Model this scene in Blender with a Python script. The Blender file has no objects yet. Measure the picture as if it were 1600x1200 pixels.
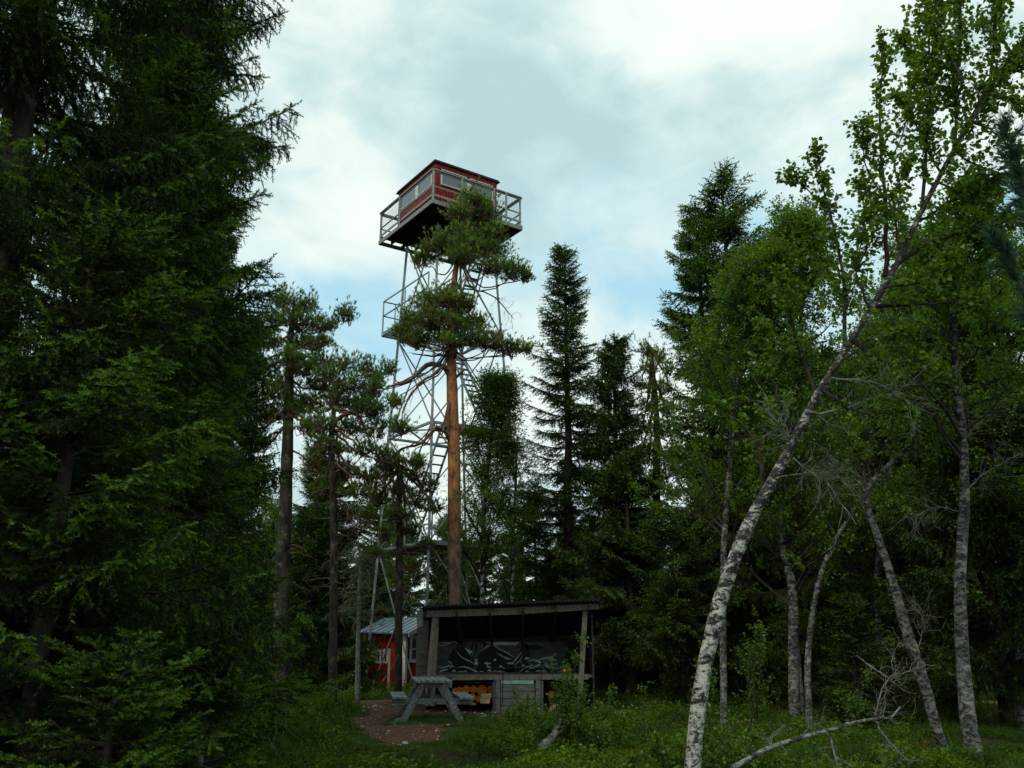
import bpy, math, time
import numpy as np
T0 = time.time()
PI = math.pi
rad = math.radians
S = bpy.context.scene
COL = S.collection

# ------------------------------------------------------------------ camera
F = 1380.0                                   # focal length in pixels of the 1600 px wide photograph
PITCH = math.atan(395.0 / F)
EYE = np.array([0.0, 0.0, 1.6])
cam_d = bpy.data.cameras.new('camera')
cam_d.sensor_width = 36.0
cam_d.lens = 36.0 * F / 1600.0
cam_d.clip_start = 0.05
cam_d.clip_end = 3000.0
cam = bpy.data.objects.new('camera', cam_d)
COL.objects.link(cam)
cam.location = EYE
cam.rotation_euler = (PI / 2 + PITCH, 0, 0)
S.camera = cam

# ------------------------------------------------------------------ sun, sky, exposure
SUN_EL, SUN_AZ = rad(48), rad(215)           # azimuth clockwise from +Y: behind the camera, to its left
sun_d = bpy.data.lights.new('sun', 'SUN')
sun_d.energy = 1.4
sun_d.angle = rad(14)
sun_d.color = (1.0, 0.95, 0.87)
sun = bpy.data.objects.new('sun', sun_d)
COL.objects.link(sun)
sun.rotation_euler = (PI / 2 - SUN_EL, 0, PI - SUN_AZ)
S.view_settings.view_transform = 'Standard'
S.view_settings.look = 'None'
S.view_settings.exposure = 0.0
S.view_settings.gamma = 1.0
S.view_settings.use_curve_mapping = False
S.render.engine = 'CYCLES'
S.cycles.max_bounces = 5
S.cycles.diffuse_bounces = 3
S.cycles.glossy_bounces = 2
S.cycles.transmission_bounces = 2
S.cycles.sample_clamp_indirect = 4.0


class NT:
    """small helper for node trees"""
    def __init__(s, tree):
        s.t = tree; s.n = tree.nodes; s.l = tree.links
    def new(s, kind, **kw):
        n = s.n.new(kind)
        for k, v in kw.items():
            if k.startswith('_'):
                n.inputs[k[1:].replace('_', ' ')].default_value = v
            else:
                setattr(n, k, v)
        return n
    def link(s, a, b): s.l.new(a, b)
    def math(s, op, a, b=None, clamp=False):
        n = s.n.new('ShaderNodeMath'); n.operation = op; n.use_clamp = clamp
        for i, x in enumerate((a, b)):
            if x is None: continue
            if isinstance(x, (int, float)): n.inputs[i].default_value = x
            else: s.l.new(x, n.inputs[i])
        return n.outputs[0]
    def ramp(s, fac, stops, interp='LINEAR'):
        n = s.n.new('ShaderNodeValToRGB'); r = n.color_ramp; r.interpolation = interp
        while len(r.elements) < len(stops): r.elements.new(0.5)
        for e, (p, c) in zip(r.elements, stops):
            e.position = p
            e.color = (c, c, c, 1) if isinstance(c, (int, float)) else (*c, 1)
        s.l.new(fac, n.inputs[0])
        return n.outputs[0]
    def mix(s, fac, a, b, mode='MIX'):
        n = s.n.new('ShaderNodeMix'); n.data_type = 'RGBA'; n.blend_type = mode
        for i, x in ((0, fac), (6, a), (7, b)):
            if isinstance(x, (int, float)): n.inputs[i].default_value = x
            elif isinstance(x, tuple): n.inputs[i].default_value = (*x, 1)
            else: s.l.new(x, n.inputs[i])
        return n.outputs[2]
    def noise(s, vec, scale, detail=4, rough=0.55, dist=0.0, out=0):
        n = s.n.new('ShaderNodeTexNoise')
        n.inputs['Scale'].default_value = scale; n.inputs['Detail'].default_value = detail
        n.inputs['Roughness'].default_value = rough; n.inputs['Distortion'].default_value = dist
        if vec is not None: s.l.new(vec, n.inputs['Vector'])
        return n.outputs[out]
    def mapping(s, vec, scale=(1, 1, 1), loc=(0, 0, 0), rot=(0, 0, 0)):
        n = s.n.new('ShaderNodeMapping')
        n.inputs['Scale'].default_value = scale; n.inputs['Location'].default_value = loc
        n.inputs['Rotation'].default_value = rot
        s.l.new(vec, n.inputs['Vector'])
        return n.outputs[0]


world = bpy.data.worlds.new('World')
S.world = world
world.use_nodes = True
w = NT(world.node_tree)
w.n.clear()
tc = w.new('ShaderNodeTexCoord').outputs['Generated']
CLOUD_A = (4.4, 2.1, 1.4); CLOUD_B = (3.3, 8.2, 1.6)
sky = w.new('ShaderNodeTexSky', sky_type='NISHITA', sun_disc=False, sun_elevation=SUN_EL, sun_rotation=SUN_AZ,
            air_density=1.0, dust_density=1.0, ozone_density=1.0)
sep = w.new('ShaderNodeSeparateXYZ'); w.link(tc, sep.inputs[0])
zc = w.math('MAXIMUM', sep.outputs[2], 0.03)
zz = w.math('ADD', zc, 0.22)
cx = w.math('DIVIDE', sep.outputs[0], zz)
cy = w.math('DIVIDE', sep.outputs[1], zz)
comb = w.new('ShaderNodeCombineXYZ'); w.link(cx, comb.inputs[0]); w.link(cy, comb.inputs[1])
cp = comb.outputs[0]
big = w.math('ADD', w.math('MULTIPLY', w.noise(w.mapping(tc, (1, 1, 1.7), CLOUD_A), 2.6, 3, 0.5, 0.2), 0.62), w.math('MULTIPLY', w.noise(w.mapping(tc, (1, 1, 1.5), (2.2, 5.1, 3.3)), 8.5, 7, 0.58, 0.3), 0.38))
# broken cloud in a band some 17 to 25 degrees up, a nearly closed pale deck above and below it
band = w.ramp(sep.outputs[2], [(0.0, 0.30), (0.20, 0.20), (0.28, 0.045), (0.38, 0.01), (0.445, 0.11), (0.56, 0.30), (1.0, 0.30)])
dens = w.math('ADD', big, band)
mask = w.ramp(dens, [(0.43, 0.0), (0.55, 0.70), (0.66, 1.0)])
shade = w.math('ADD', w.math('MULTIPLY', w.noise(w.mapping(tc, (1, 1, 1.5), CLOUD_B), 3.4, 4, 0.5, 0.3), 0.72), w.math('MULTIPLY', w.noise(w.mapping(tc, (1, 1, 1.6), (7.7, 1.1, 0.4)), 9.0, 6, 0.6, 0.4), 0.28))
ccol = w.ramp(shade, [(0.39, (0.52, 0.72, 0.74)), (0.47, (0.67, 0.86, 0.86)), (0.53, (0.86, 0.99, 0.95)), (0.62, (1.02, 1.10, 1.02))])
blue = w.mix(0.8, sky.outputs[0], (5.4, 9.1, 10.6))
cl10 = w.mix(1.0, ccol, (10.0, 10.0, 10.0), 'MULTIPLY')
allsky = w.mix(mask, blue, cl10)
bg = w.new('ShaderNodeBackground'); bg.inputs[1].default_value = 0.096
w.link(allsky, bg.inputs[0])
out = w.new('ShaderNodeOutputWorld'); w.link(bg.outputs[0], out.inputs[0])


# ------------------------------------------------------------------ pixel -> world helpers (pixels of the 1600x1200 photograph)
def ray(x, y):
    dx = (x - 800) / F; dy = (600 - y) / F
    return np.array([dx, math.cos(PITCH) - dy * math.sin(PITCH), math.sin(PITCH) + dy * math.cos(PITCH)])
def at(x, y, Y):
    v = ray(x, y); return EYE + v * (Y / v[1])
def atz(x, y, z):
    v = ray(x, y); return EYE + v * ((z - 1.6) / v[2])
def mpp(P):
    """metres per photo pixel at a point"""
    d = np.asarray(P) - EYE
    return (d[1] * math.cos(PITCH) + d[2] * math.sin(PITCH)) / F


def gz(x, y):
    x = np.asarray(x, float); y = np.asarray(y, float)
    h = 0.05 * np.sin(x * 0.9 + 1.3) * np.cos(y * 0.7 + 0.4) + 0.035 * np.sin(x * 1.7 - y * 1.3 + 2.0) + 0.03 * np.sin(y * 2.0 + x * 0.5)
    flat = np.exp(-(((x - 0.2) / 3.2) ** 4 + ((y - 20.8) / 3.2) ** 4))
    h = h * (1 - 0.85 * flat)
    fall = np.clip((y - 27.0) / 9.0, 0, 1)
    h = h - 0.75 * fall * fall * (3 - 2 * fall) - np.clip((y - 36) / 60.0, 0, 3) * 1.6
    return h


# ------------------------------------------------------------------ geometry collector
class Geo:
    def __init__(s):
        s.V = []; s.T = []; s.M = []; s.Sm = []; s.n = 0
    def add(s, v, t, m=0, smooth=False):
        v = np.asarray(v, np.float32).reshape(-1, 3); t = np.asarray(t, np.int64).reshape(-1, 3)
        s.V.append(v); s.T.append(t + s.n); s.n += len(v)
        s.M.append(np.full(len(t), m, np.int32) if np.isscalar(m) else np.asarray(m, np.int32))
        s.Sm.append(np.full(len(t), smooth, bool))
    def mesh(s, name, mats, origin=(0, 0, 0)):
        V = np.concatenate(s.V) - np.asarray(origin, np.float32); T = np.concatenate(s.T)
        me = bpy.data.meshes.new(name)
        nt = len(T)
        me.vertices.add(len(V)); me.vertices.foreach_set('co', V.astype(np.float32).ravel())
        me.loops.add(nt * 3); me.loops.foreach_set('vertex_index', T.astype(np.int32).ravel())
        me.polygons.add(nt)
        me.polygons.foreach_set('loop_start', np.arange(0, nt * 3, 3, dtype=np.int32))
        me.polygons.foreach_set('loop_total', np.full(nt, 3, np.int32))
        me.polygons.foreach_set('material_index', np.concatenate(s.M))
        me.polygons.foreach_set('use_smooth', np.concatenate(s.Sm))
        for m in mats: me.materials.append(m)
        me.update(calc_edges=True)
        return me


def unit(a):
    a = np.asarray(a, float)
    return a / np.maximum(np.linalg.norm(a, axis=-1, keepdims=True), 1e-9)


def box(g, c, size, rz=0.0, m=0, R=None):
    """box centred at c"""
    h = np.asarray(size, float) / 2
    v = np.array([[x, y, z] for x in (-1, 1) for y in (-1, 1) for z in (-1, 1)], float) * h
    if R is None:
        R = np.array([[math.cos(rz), -math.sin(rz), 0], [math.sin(rz), math.cos(rz), 0], [0, 0, 1]])
    v = v @ np.asarray(R).T + np.asarray(c, float)
    q = [(0, 1, 3, 2), (4, 6, 7, 5), (0, 4, 5, 1), (2, 3, 7, 6), (0, 2, 6, 4), (1, 5, 7, 3)]
    t = [(a, b, c2) for a, b, c2, d in q] + [(a, c2, d) for a, b, c2, d in q]
    g.add(v, t, m)


def bar(g, p0, p1, w, h, m=0, up=(0, 0, 1)):
    p0 = np.asarray(p0, float); p1 = np.asarray(p1, float)
    X = unit(p1 - p0); up = np.asarray(up, float)
    if abs(X @ up) > 0.98: up = np.array([1.0, 0, 0]) if abs(X[0]) < .9 else np.array([0, 1.0, 0])
    Y = unit(np.cross(up, X)); Z = np.cross(X, Y)
    box(g, (p0 + p1) / 2, (np.linalg.norm(p1 - p0), w, h), m=m, R=np.stack([X, Y, Z], 1))


def tube(g, pts, radii, sides=8, m=0, rough=0.0, rng=None, cap=True):
    P = np.asarray(pts, float); n = len(P); R = np.asarray(radii, float) * np.ones(n)
    T = unit(np.gradient(P, axis=0))
    up = np.array([0.0, 0.0, 1.0]) if abs(T[0][2]) < 0.9 else np.array([1.0, 0, 0])
    A = unit(np.cross(T[0], up)); V = []
    a = np.linspace(0, 2 * PI, sides, endpoint=False)
    for i in range(n):
        A = unit(A - T[i] * (A @ T[i])); B = np.cross(T[i], A)
        r = R[i] * (1 + (rng.normal(0, rough, sides) if rough else 0))
        V.append(P[i] + np.outer(np.cos(a) * r, A) + np.outer(np.sin(a) * r, B))
    V = np.concatenate(V)
    i = np.arange(n - 1)[:, None] * sides; j = np.arange(sides)[None]; k = (j + 1) % sides
    a0 = (i + j).ravel(); a1 = (i + k).ravel(); b0 = a0 + sides; b1 = a1 + sides
    t = np.concatenate([np.stack([a0, a1, b1], 1), np.stack([a0, b1, b0], 1)])
    g.add(V, t, m, True)
    if cap:
        for row, flip in ((0, True), (n - 1, False)):
            vv = V[row * sides:(row + 1) * sides]
            tt = np.array([[0, q, q + 1] for q in range(1, sides - 1)])
            g.add(vv, tt[:, ::-1] if flip else tt, m)


def smooth_path(pts, n):
    """Catmull-Rom through pts, n samples"""
    P = np.asarray(pts, float); P = np.vstack([2 * P[0] - P[1], P, 2 * P[-1] - P[-2]])
    k = len(P) - 3; u = np.linspace(0, k - 1e-6, n); i = u.astype(int); t = (u - i)[:, None]
    a, b, c, d = P[i], P[i + 1], P[i + 2], P[i + 3]
    return 0.5 * (2 * b + (c - a) * t + (2 * a - 5 * b + 4 * c - d) * t ** 2 + (3 * b - a - 3 * c + d) * t ** 3)


def sticks(g, P0, P1, R0, R1, m=0, sides=3):
    """many tapering prisms at once"""
    P0 = np.asarray(P0, float).reshape(-1, 3); P1 = np.asarray(P1, float).reshape(-1, 3); n = len(P0)
    if n == 0: return
    R0 = np.broadcast_to(np.asarray(R0, float), (n,)); R1 = np.broadcast_to(np.asarray(R1, float), (n,))
    X = unit(P1 - P0); up = np.where(np.abs(X[:, 2:3]) > 0.9, np.array([[1.0, 0, 0]]), np.array([[0, 0, 1.0]]))
    A = unit(np.cross(X, up)); B = np.cross(X, A)
    a = np.linspace(0, 2 * PI, sides, endpoint=False)
    ring = np.cos(a)[None, :, None] * A[:, None] + np.sin(a)[None, :, None] * B[:, None]
    V = np.concatenate([P0[:, None] + ring * R0[:, None, None], P1[:, None] + ring * R1[:, None, None]], 1)
    t = []
    for j in range(sides):
        k = (j + 1) % sides
        t += [(j, k, sides + k), (j, sides + k, sides + j)]
    T = np.asarray(t)[None] + (np.arange(n) * 2 * sides)[:, None, None]
    g.add(V.reshape(-1, 3), T.reshape(-1, 3), m, sides > 3)


def path_sticks(g, paths, R0, R1, m=0, sides=3):
    """paths (N,k,3); radius from R0 to R1 along each"""
    P = np.asarray(paths, float); N, k, _ = P.shape
    R0 = np.broadcast_to(np.asarray(R0, float), (N,)); R1 = np.broadcast_to(np.asarray(R1, float), (N,))
    s = np.linspace(0, 1, k)
    R = R0[:, None] * (1 - s) + R1[:, None] * s
    sticks(g, P[:, :-1].reshape(-1, 3), P[:, 1:].reshape(-1, 3), R[:, :-1].ravel(), R[:, 1:].ravel(), m, sides)


def place(g, tmpl, P, X, up, scale, m=None):
    """copies of a small leaf/needle template, its +X along X, its +Z towards up"""
    V, T, M = tmpl
    P = np.asarray(P, float).reshape(-1, 3); n = len(P)
    if n == 0: return
    X = unit(np.broadcast_to(X, (n, 3))); up = np.broadcast_to(up, (n, 3))
    Z = up - X * (X * up).sum(1, keepdims=True)
    bad = np.linalg.norm(Z, axis=1) < 1e-3
    if bad.any(): Z = Z.copy(); Z[bad] = np.cross(X[bad], [0.3, 0.8, 0.1])
    Z = unit(Z); Y = np.cross(Z, X)
    sc = np.broadcast_to(np.asarray(scale, float), (n,))[:, None, None]
    W = P[:, None] + sc * (V[None, :, 0:1] * X[:, None] + V[None, :, 1:2] * Y[:, None] + V[None, :, 2:3] * Z[:, None])
    TT = T[None] + (np.arange(n) * len(V))[:, None, None]
    if m is None: MM = np.tile(M, n)
    else:
        m = np.broadcast_to(np.asarray(m), (n,))
        MM = np.where(np.tile(M, n) == 0, 0, np.repeat(m, len(T)))
    g.add(W.reshape(-1, 3), TT.reshape(-1, 3), MM)


# ------------------------------------------------------------------ object helpers
def empty(name, loc, label, cat, group=None, rz=0.0, kind=None):
    o = bpy.data.objects.new(name, None); COL.objects.link(o)
    o.empty_display_size = 0.3
    o.location = loc; o.rotation_euler = (0, 0, rz)
    o['label'] = label; o['category'] = cat
    if group: o['group'] = group
    if kind: o['kind'] = kind
    return o
def part(name, g, mats, parent, root=None, label=None):
    """mesh built in world coordinates, hung under parent; root is the thing's Empty"""
    root = root or parent
    if not isinstance(mats, (list, tuple)): mats = [mats]
    o = bpy.data.objects.new(name, g.mesh(name, mats, tuple(root.location)))
    COL.objects.link(o); o.parent = parent
    if label: o['label'] = label
    return o
def solo(name, g, mats, origin, label, cat, group=None, kind=None):
    if not isinstance(mats, (list, tuple)): mats = [mats]
    o = bpy.data.objects.new(name, g.mesh(name, mats, origin)); COL.objects.link(o); o.location = origin
    if label: o['label'] = label
    if cat: o['category'] = cat
    if group: o['group'] = group
    if kind: o['kind'] = kind
    return o
def copy_thing(root, loc, rz, scale, label, group):
    r = root.copy(); COL.objects.link(r)
    r.location = loc; r.rotation_euler = (0, 0, rz); r.scale = (scale[0], scale[0], scale[1])
    r['label'] = label; r['group'] = group
    for ch in list(root.children):
        c = ch.copy(); COL.objects.link(c); c.parent = r
    return r


# ------------------------------------------------------------------ materials
def mat(name, col, col2=None, scale=8.0, rough=0.8, bump=0.0, stretch=(1, 1, 1), detail=5, spec=0.3, metallic=0.0,
        stops=(0.35, 0.65), coords='Object', bscale=None, dark=None, dstops=(0.5, 0.62), dscale=3.0, dstretch=(1, 1, 1)):
    m = bpy.data.materials.new(name); m.use_nodes = True
    t = NT(m.node_tree); b = t.n['Principled BSDF']
    b.inputs['Roughness'].default_value = rough; b.inputs['Specular IOR Level'].default_value = spec
    b.inputs['Metallic'].default_value = metallic
    tcn = t.new('ShaderNodeTexCoord').outputs[coords]
    v = t.mapping(tcn, stretch)
    if col2 is None: col2 = tuple(c * 0.7 for c in col)
    c = t.ramp(t.noise(v, scale, detail, 0.6), [(stops[0], col2), (stops[1], col)])
    if dark is not None:
        f = t.ramp(t.noise(t.mapping(tcn, dstretch, (4.2, 1.7, 9.1)), dscale, 5, 0.65), [(dstops[0], 0.0), (dstops[1], 1.0)])
        c = t.mix(f, c, dark)
    t.link(c, b.inputs['Base Color'])
    if bump:
        bn = t.new('ShaderNodeBump'); bn.inputs['Strength'].default_value = bump; bn.inputs['Distance'].default_value = 0.02
        t.link(t.noise(v, bscale or scale * 2, 6, 0.65), bn.inputs['Height'])
        t.link(bn.outputs[0], b.inputs['Normal'])
    return m


def leafmat(name, col, col2, scale=1.3, trans=0.35, gloss=0.04, tcol=None):
    """thin leaves: diffuse + translucent + a weak sheen, hue varies from clump to clump"""
    m = bpy.data.materials.new(name); m.use_nodes = True
    t = NT(m.node_tree); t.n.clear()
    v = t.new('ShaderNodeTexCoord').outputs['Object']
    f = t.math('ADD', t.math('MULTIPLY', t.noise(v, scale, 2, 0.5), 0.6), t.math('MULTIPLY', t.noise(v, scale * 14, 1, 0.5), 0.4))
    c = t.ramp(f, [(0.36, col2), (0.64, col)])
    d = t.new('ShaderNodeBsdfDiffuse'); t.link(c, d.inputs[0])
    tr = t.new('ShaderNodeBsdfTranslucent'); t.link(t.mix(1.0, c, tcol or (1.5, 1.5, 0.6), 'MULTIPLY'), tr.inputs[0])
    mx = t.new('ShaderNodeMixShader'); mx.inputs[0].default_value = trans
    t.link(d.outputs[0], mx.inputs[1]); t.link(tr.outputs[0], mx.inputs[2])
    gl = t.new('ShaderNodeBsdfGlossy'); gl.inputs['Roughness'].default_value = 0.45; gl.inputs[0].default_value = (0.8, 0.9, 0.8, 1)
    mg = t.new('ShaderNodeMixShader'); mg.inputs[0].default_value = gloss
    t.link(mx.outputs[0], mg.inputs[1]); t.link(gl.outputs[0], mg.inputs[2])
    o = t.new('ShaderNodeOutputMaterial'); t.link(mg.outputs[0], o.inputs[0])
    return m


M = {}
M['spruce_bark'] = mat('spruce_bark', (0.062, 0.051, 0.040), (0.018, 0.015, 0.012), 9, 0.95, 0.8, (1, 1, 0.35), spec=0.1,
                       dark=(0.13, 0.14, 0.11), dstops=(0.55, 0.7), dscale=5)
M['twig'] = mat('twig', (0.055, 0.042, 0.03), (0.02, 0.016, 0.012), 6, 0.95, spec=0.1)
M['dead_twig'] = mat('dead_twig', (0.20, 0.20, 0.17), (0.07, 0.07, 0.06), 12, 0.95, spec=0.1)
M['lichen'] = mat('lichen', (0.16, 0.18, 0.12), (0.07, 0.08, 0.05), 12, 0.95, spec=0.05)
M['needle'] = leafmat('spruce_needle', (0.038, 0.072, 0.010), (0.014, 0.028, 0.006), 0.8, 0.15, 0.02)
M['shoot'] = leafmat('young_spruce_shoot', (0.120, 0.225, 0.016), (0.050, 0.110, 0.010), 0.8, 0.28, 0.02)  # young shoots; set bright against darker needles, so light contrast sits in the colour
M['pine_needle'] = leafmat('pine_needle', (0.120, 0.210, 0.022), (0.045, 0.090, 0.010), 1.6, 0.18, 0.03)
M['pine_shoot'] = leafmat('young_pine_needle', (0.26, 0.41, 0.040), (0.14, 0.245, 0.022), 1.6, 0.22, 0.03)  # lighter needle colour standing for light on the upper tufts
M['near_pine_needle'] = leafmat('bluish_pine_needle', (0.045, 0.115, 0.065), (0.02, 0.06, 0.035), 3, 0.15, 0.04)
M['birch_leaf'] = leafmat('birch_leaf', (0.105, 0.190, 0.012), (0.045, 0.095, 0.008), 1.2, 0.5, 0.03)
M['birch_leaf_pale'] = leafmat('pale_birch_leaf', (0.150, 0.260, 0.016), (0.075, 0.150, 0.010), 1.2, 0.5, 0.03)
M['rust_leaf'] = leafmat('rust_leaf', (0.20, 0.045, 0.012), (0.09, 0.02, 0.008), 3, 0.3, 0.02)
M['shrub_leaf'] = leafmat('bilberry_leaf', (0.120, 0.210, 0.010), (0.024, 0.055, 0.005), 0.7, 0.35, 0.015)
M['grass'] = leafmat('grass_blade', (0.070, 0.140, 0.018), (0.030, 0.070, 0.010), 1.0, 0.3, 0.02)
M['brown_twig'] = mat('brown_twig', (0.16, 0.055, 0.025), (0.06, 0.02, 0.01), 6, 0.95, spec=0.1)
M['birch_twig'] = mat('birch_twig', (0.06, 0.045, 0.038), (0.02, 0.016, 0.014), 8, 0.9, spec=0.15)


def birch_bark(name, white, dstops, up=0.012):
    m = bpy.data.materials.new(name); m.use_nodes = True
    t = NT(m.node_tree); b = t.n['Principled BSDF']
    b.inputs['Roughness'].default_value = 0.7; b.inputs['Specular IOR Level'].default_value = 0.25
    v = t.new('ShaderNodeTexCoord').outputs['Object']
    base = t.ramp(t.noise(v, 7, 5, 0.6), [(0.3, tuple(c * 0.55 for c in white)), (0.65, white)])
    sp = t.new('ShaderNodeSeparateXYZ'); t.link(v, sp.inputs[0])
    rise = t.math('MULTIPLY', t.math('MINIMUM', t.math('MAXIMUM', sp.outputs[2], 0.0), 6.0), up)      # dark scars cover more of the bark with height
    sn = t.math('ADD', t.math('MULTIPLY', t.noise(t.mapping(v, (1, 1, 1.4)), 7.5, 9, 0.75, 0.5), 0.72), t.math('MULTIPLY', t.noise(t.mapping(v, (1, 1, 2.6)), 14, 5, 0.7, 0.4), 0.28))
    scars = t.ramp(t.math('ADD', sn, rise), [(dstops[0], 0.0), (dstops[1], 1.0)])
    lines = t.ramp(t.noise(t.mapping(v, (2.5, 2.5, 26)), 3.2, 3, 0.6), [(0.62, 0.0), (0.68, 0.6)])
    c = t.mix(scars, base, (0.022, 0.020, 0.018)); c = t.mix(lines, c, (0.05, 0.045, 0.04))
    lich = t.ramp(t.noise(v, 11, 4, 0.6), [(0.56, 0.0), (0.66, 0.7)])
    c = t.mix(lich, c, (0.10, 0.12, 0.085))
    t.link(c, b.inputs['Base Color'])
    bn = t.new('ShaderNodeBump'); bn.inputs['Strength'].default_value = 0.6; bn.inputs['Distance'].default_value = 0.02
    t.link(scars, bn.inputs['Height']); bn.invert = True
    t.link(bn.outputs[0], b.inputs['Normal'])
    return m
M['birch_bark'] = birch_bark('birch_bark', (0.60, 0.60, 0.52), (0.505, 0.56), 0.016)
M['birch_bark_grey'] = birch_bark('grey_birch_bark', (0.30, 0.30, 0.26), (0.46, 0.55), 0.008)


def pine_bark():
    m = bpy.data.materials.new('pine_bark'); m.use_nodes = True
    t = NT(m.node_tree); b = t.n['Principled BSDF']
    b.inputs['Roughness'].default_value = 0.85; b.inputs['Specular IOR Level'].default_value = 0.2
    v = t.new('ShaderNodeTexCoord').outputs['Object']
    sp = t.new('ShaderNodeSeparateXYZ'); t.link(v, sp.inputs[0])
    n = t.noise(t.mapping(v, (1, 1, 0.4)), 9, 6, 0.65)
    h = t.math('ADD', sp.outputs[2], t.math('MULTIPLY', t.math('SUBTRACT', n, 0.5), 3.5))
    orange = t.ramp(t.noise(t.mapping(v, (1, 1, 0.45)), 7, 7, 0.7), [(0.36, (0.10, 0.045, 0.025)), (0.48, (0.30, 0.125, 0.050)), (0.66, (0.46, 0.215, 0.09))])
    grey = t.ramp(n, [(0.35, (0.06, 0.042, 0.032)), (0.6, (0.20, 0.135, 0.095))])
    f = t.ramp(t.math('DIVIDE', h, 14.0), [(0.24, 0.0), (0.40, 1.0)])
    c = t.mix(f, grey, orange)
    flakes = t.ramp(t.noise(t.mapping(v, (1, 1, 0.7)), 16, 4, 0.6), [(0.56, 0.0), (0.64, 0.8)])
    c = t.mix(flakes, c, (0.07, 0.04, 0.03))
    t.link(c, b.inputs['Base Color'])
    bn = t.new('ShaderNodeBump'); bn.inputs['Strength'].default_value = 0.7; bn.inputs['Distance'].default_value = 0.03
    t.link(t.noise(t.mapping(v, (1, 1, 0.35)), 14, 5, 0.7), bn.inputs['Height']); t.link(bn.outputs[0], b.inputs['Normal'])
    return m
M['pine_bark'] = pine_bark()
M['pine_limb'] = mat('pine_limb', (0.22, 0.115, 0.065), (0.08, 0.045, 0.03), 7, 0.85, 0.5, spec=0.15, dark=(0.10, 0.09, 0.08), dstops=(0.5, 0.6))

M['galv'] = mat('galvanised_steel', (0.25, 0.29, 0.29), (0.13, 0.155, 0.16), 3, 0.5, 0, spec=0.5, metallic=0.25)
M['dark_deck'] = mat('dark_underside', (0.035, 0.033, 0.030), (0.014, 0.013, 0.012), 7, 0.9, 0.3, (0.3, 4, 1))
M['red_wall'] = mat('red_painted_board', (0.30, 0.028, 0.030), (0.19, 0.018, 0.020), 5, 0.75, 0.2, (3, 3, 0.4), spec=0.2)
M['cottage_red'] = mat('cottage_red_paint', (0.42, 0.020, 0.012), (0.26, 0.012, 0.010), 4, 0.8, 0.15, (3, 3, 0.5), spec=0.15)
M['white_paint'] = mat('white_paint', (0.68, 0.70, 0.66), (0.45, 0.48, 0.45), 6, 0.6, 0)
M['roof_edge'] = mat('dark_roof_edge', (0.040, 0.022, 0.018), (0.02, 0.012, 0.010), 5, 0.8)
M['pale_metal'] = mat('pale_roof_metal', (0.20, 0.30, 0.35), (0.12, 0.19, 0.23), 5, 0.4, 0, spec=0.5)
M['grey_wood'] = mat('weathered_wood', (0.27, 0.27, 0.245), (0.12, 0.115, 0.10), 6, 0.85, 0.4, (1.2, 9, 9), spec=0.2,
                     dark=(0.05, 0.048, 0.04), dstops=(0.56, 0.72), dscale=4, dstretch=(0.6, 5, 5))
M['rail_wood'] = mat('grey_railing_wood', (0.30, 0.325, 0.30), (0.15, 0.165, 0.15), 6, 0.85, 0.3, (3, 3, 3), spec=0.2)
M['table_wood'] = mat('picnic_table_wood', (0.26, 0.285, 0.275), (0.12, 0.135, 0.13), 5, 0.75, 0.4, (7, 7, 7), spec=0.3,
                      dark=(0.06, 0.07, 0.06), dstops=(0.52, 0.7), dscale=6)
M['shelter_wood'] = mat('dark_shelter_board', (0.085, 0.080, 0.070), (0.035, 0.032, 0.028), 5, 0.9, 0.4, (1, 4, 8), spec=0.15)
M['post_wood'] = mat('pale_post_wood', (0.26, 0.235, 0.18), (0.13, 0.115, 0.085), 5, 0.85, 0.4, (7, 7, 1), spec=0.2,
                     dark=(0.08, 0.075, 0.06), dstops=(0.54, 0.66), dscale=4)
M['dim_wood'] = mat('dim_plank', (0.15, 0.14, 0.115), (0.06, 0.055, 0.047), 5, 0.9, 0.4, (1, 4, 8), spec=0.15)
M['roof_felt'] = mat('black_roofing', (0.022, 0.022, 0.022), (0.012, 0.012, 0.012), 9, 0.8, 0.3)
M['mint'] = mat('mint_board', (0.42, 0.58, 0.50), (0.28, 0.42, 0.36), 7, 0.7, dark=(0.2, 0.24, 0.2), dstops=(0.56, 0.64), dscale=6)
M['log_end'] = mat('sawn_log_end', (0.80, 0.27, 0.04), (0.42, 0.11, 0.02), 26, 0.8)
M['log_pale'] = mat('split_wood', (0.55, 0.42, 0.20), (0.35, 0.25, 0.11), 7, 0.8, 0.3, (1, 6, 6))
M['log_bark'] = mat('log_bark', (0.10, 0.065, 0.04), (0.04, 0.028, 0.02), 14, 0.95, 0.8)
M['stone'] = mat('pale_stone', (0.50, 0.52, 0.50), (0.22, 0.23, 0.21), 6, 0.85, 0.6, dark=(0.06, 0.08, 0.04), dstops=(0.55, 0.68), dscale=5)
M['mural_dark'] = mat('black_paint', (0.012, 0.015, 0.016), (0.006, 0.008, 0.009), 6, 0.6)
M['mural_grey'] = mat('grey_painted_board', (0.13, 0.145, 0.14), (0.05, 0.058, 0.058), 3, 0.75, 0.2, (1, 1, 5))
M['mural_light'] = mat('pale_teal_paint', (0.72, 0.84, 0.82), (0.32, 0.44, 0.44), 5, 0.65, 0, (1, 1, 3))
M['bolt'] = mat('bolt_steel', (0.7, 0.72, 0.72), (0.5, 0.52, 0.52), 10, 0.35, metallic=0.6)

# window glass: smooth dark pane that mirrors the sky
gm = bpy.data.materials.new('window_glass'); gm.use_nodes = True
gb = gm.node_tree.nodes['Principled BSDF']
gb.inputs['Base Color'].default_value = (0.05, 0.085, 0.11, 1); gb.inputs['Roughness'].default_value = 0.12
gb.inputs['Specular IOR Level'].default_value = 0.9
M['glass'] = gm


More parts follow.
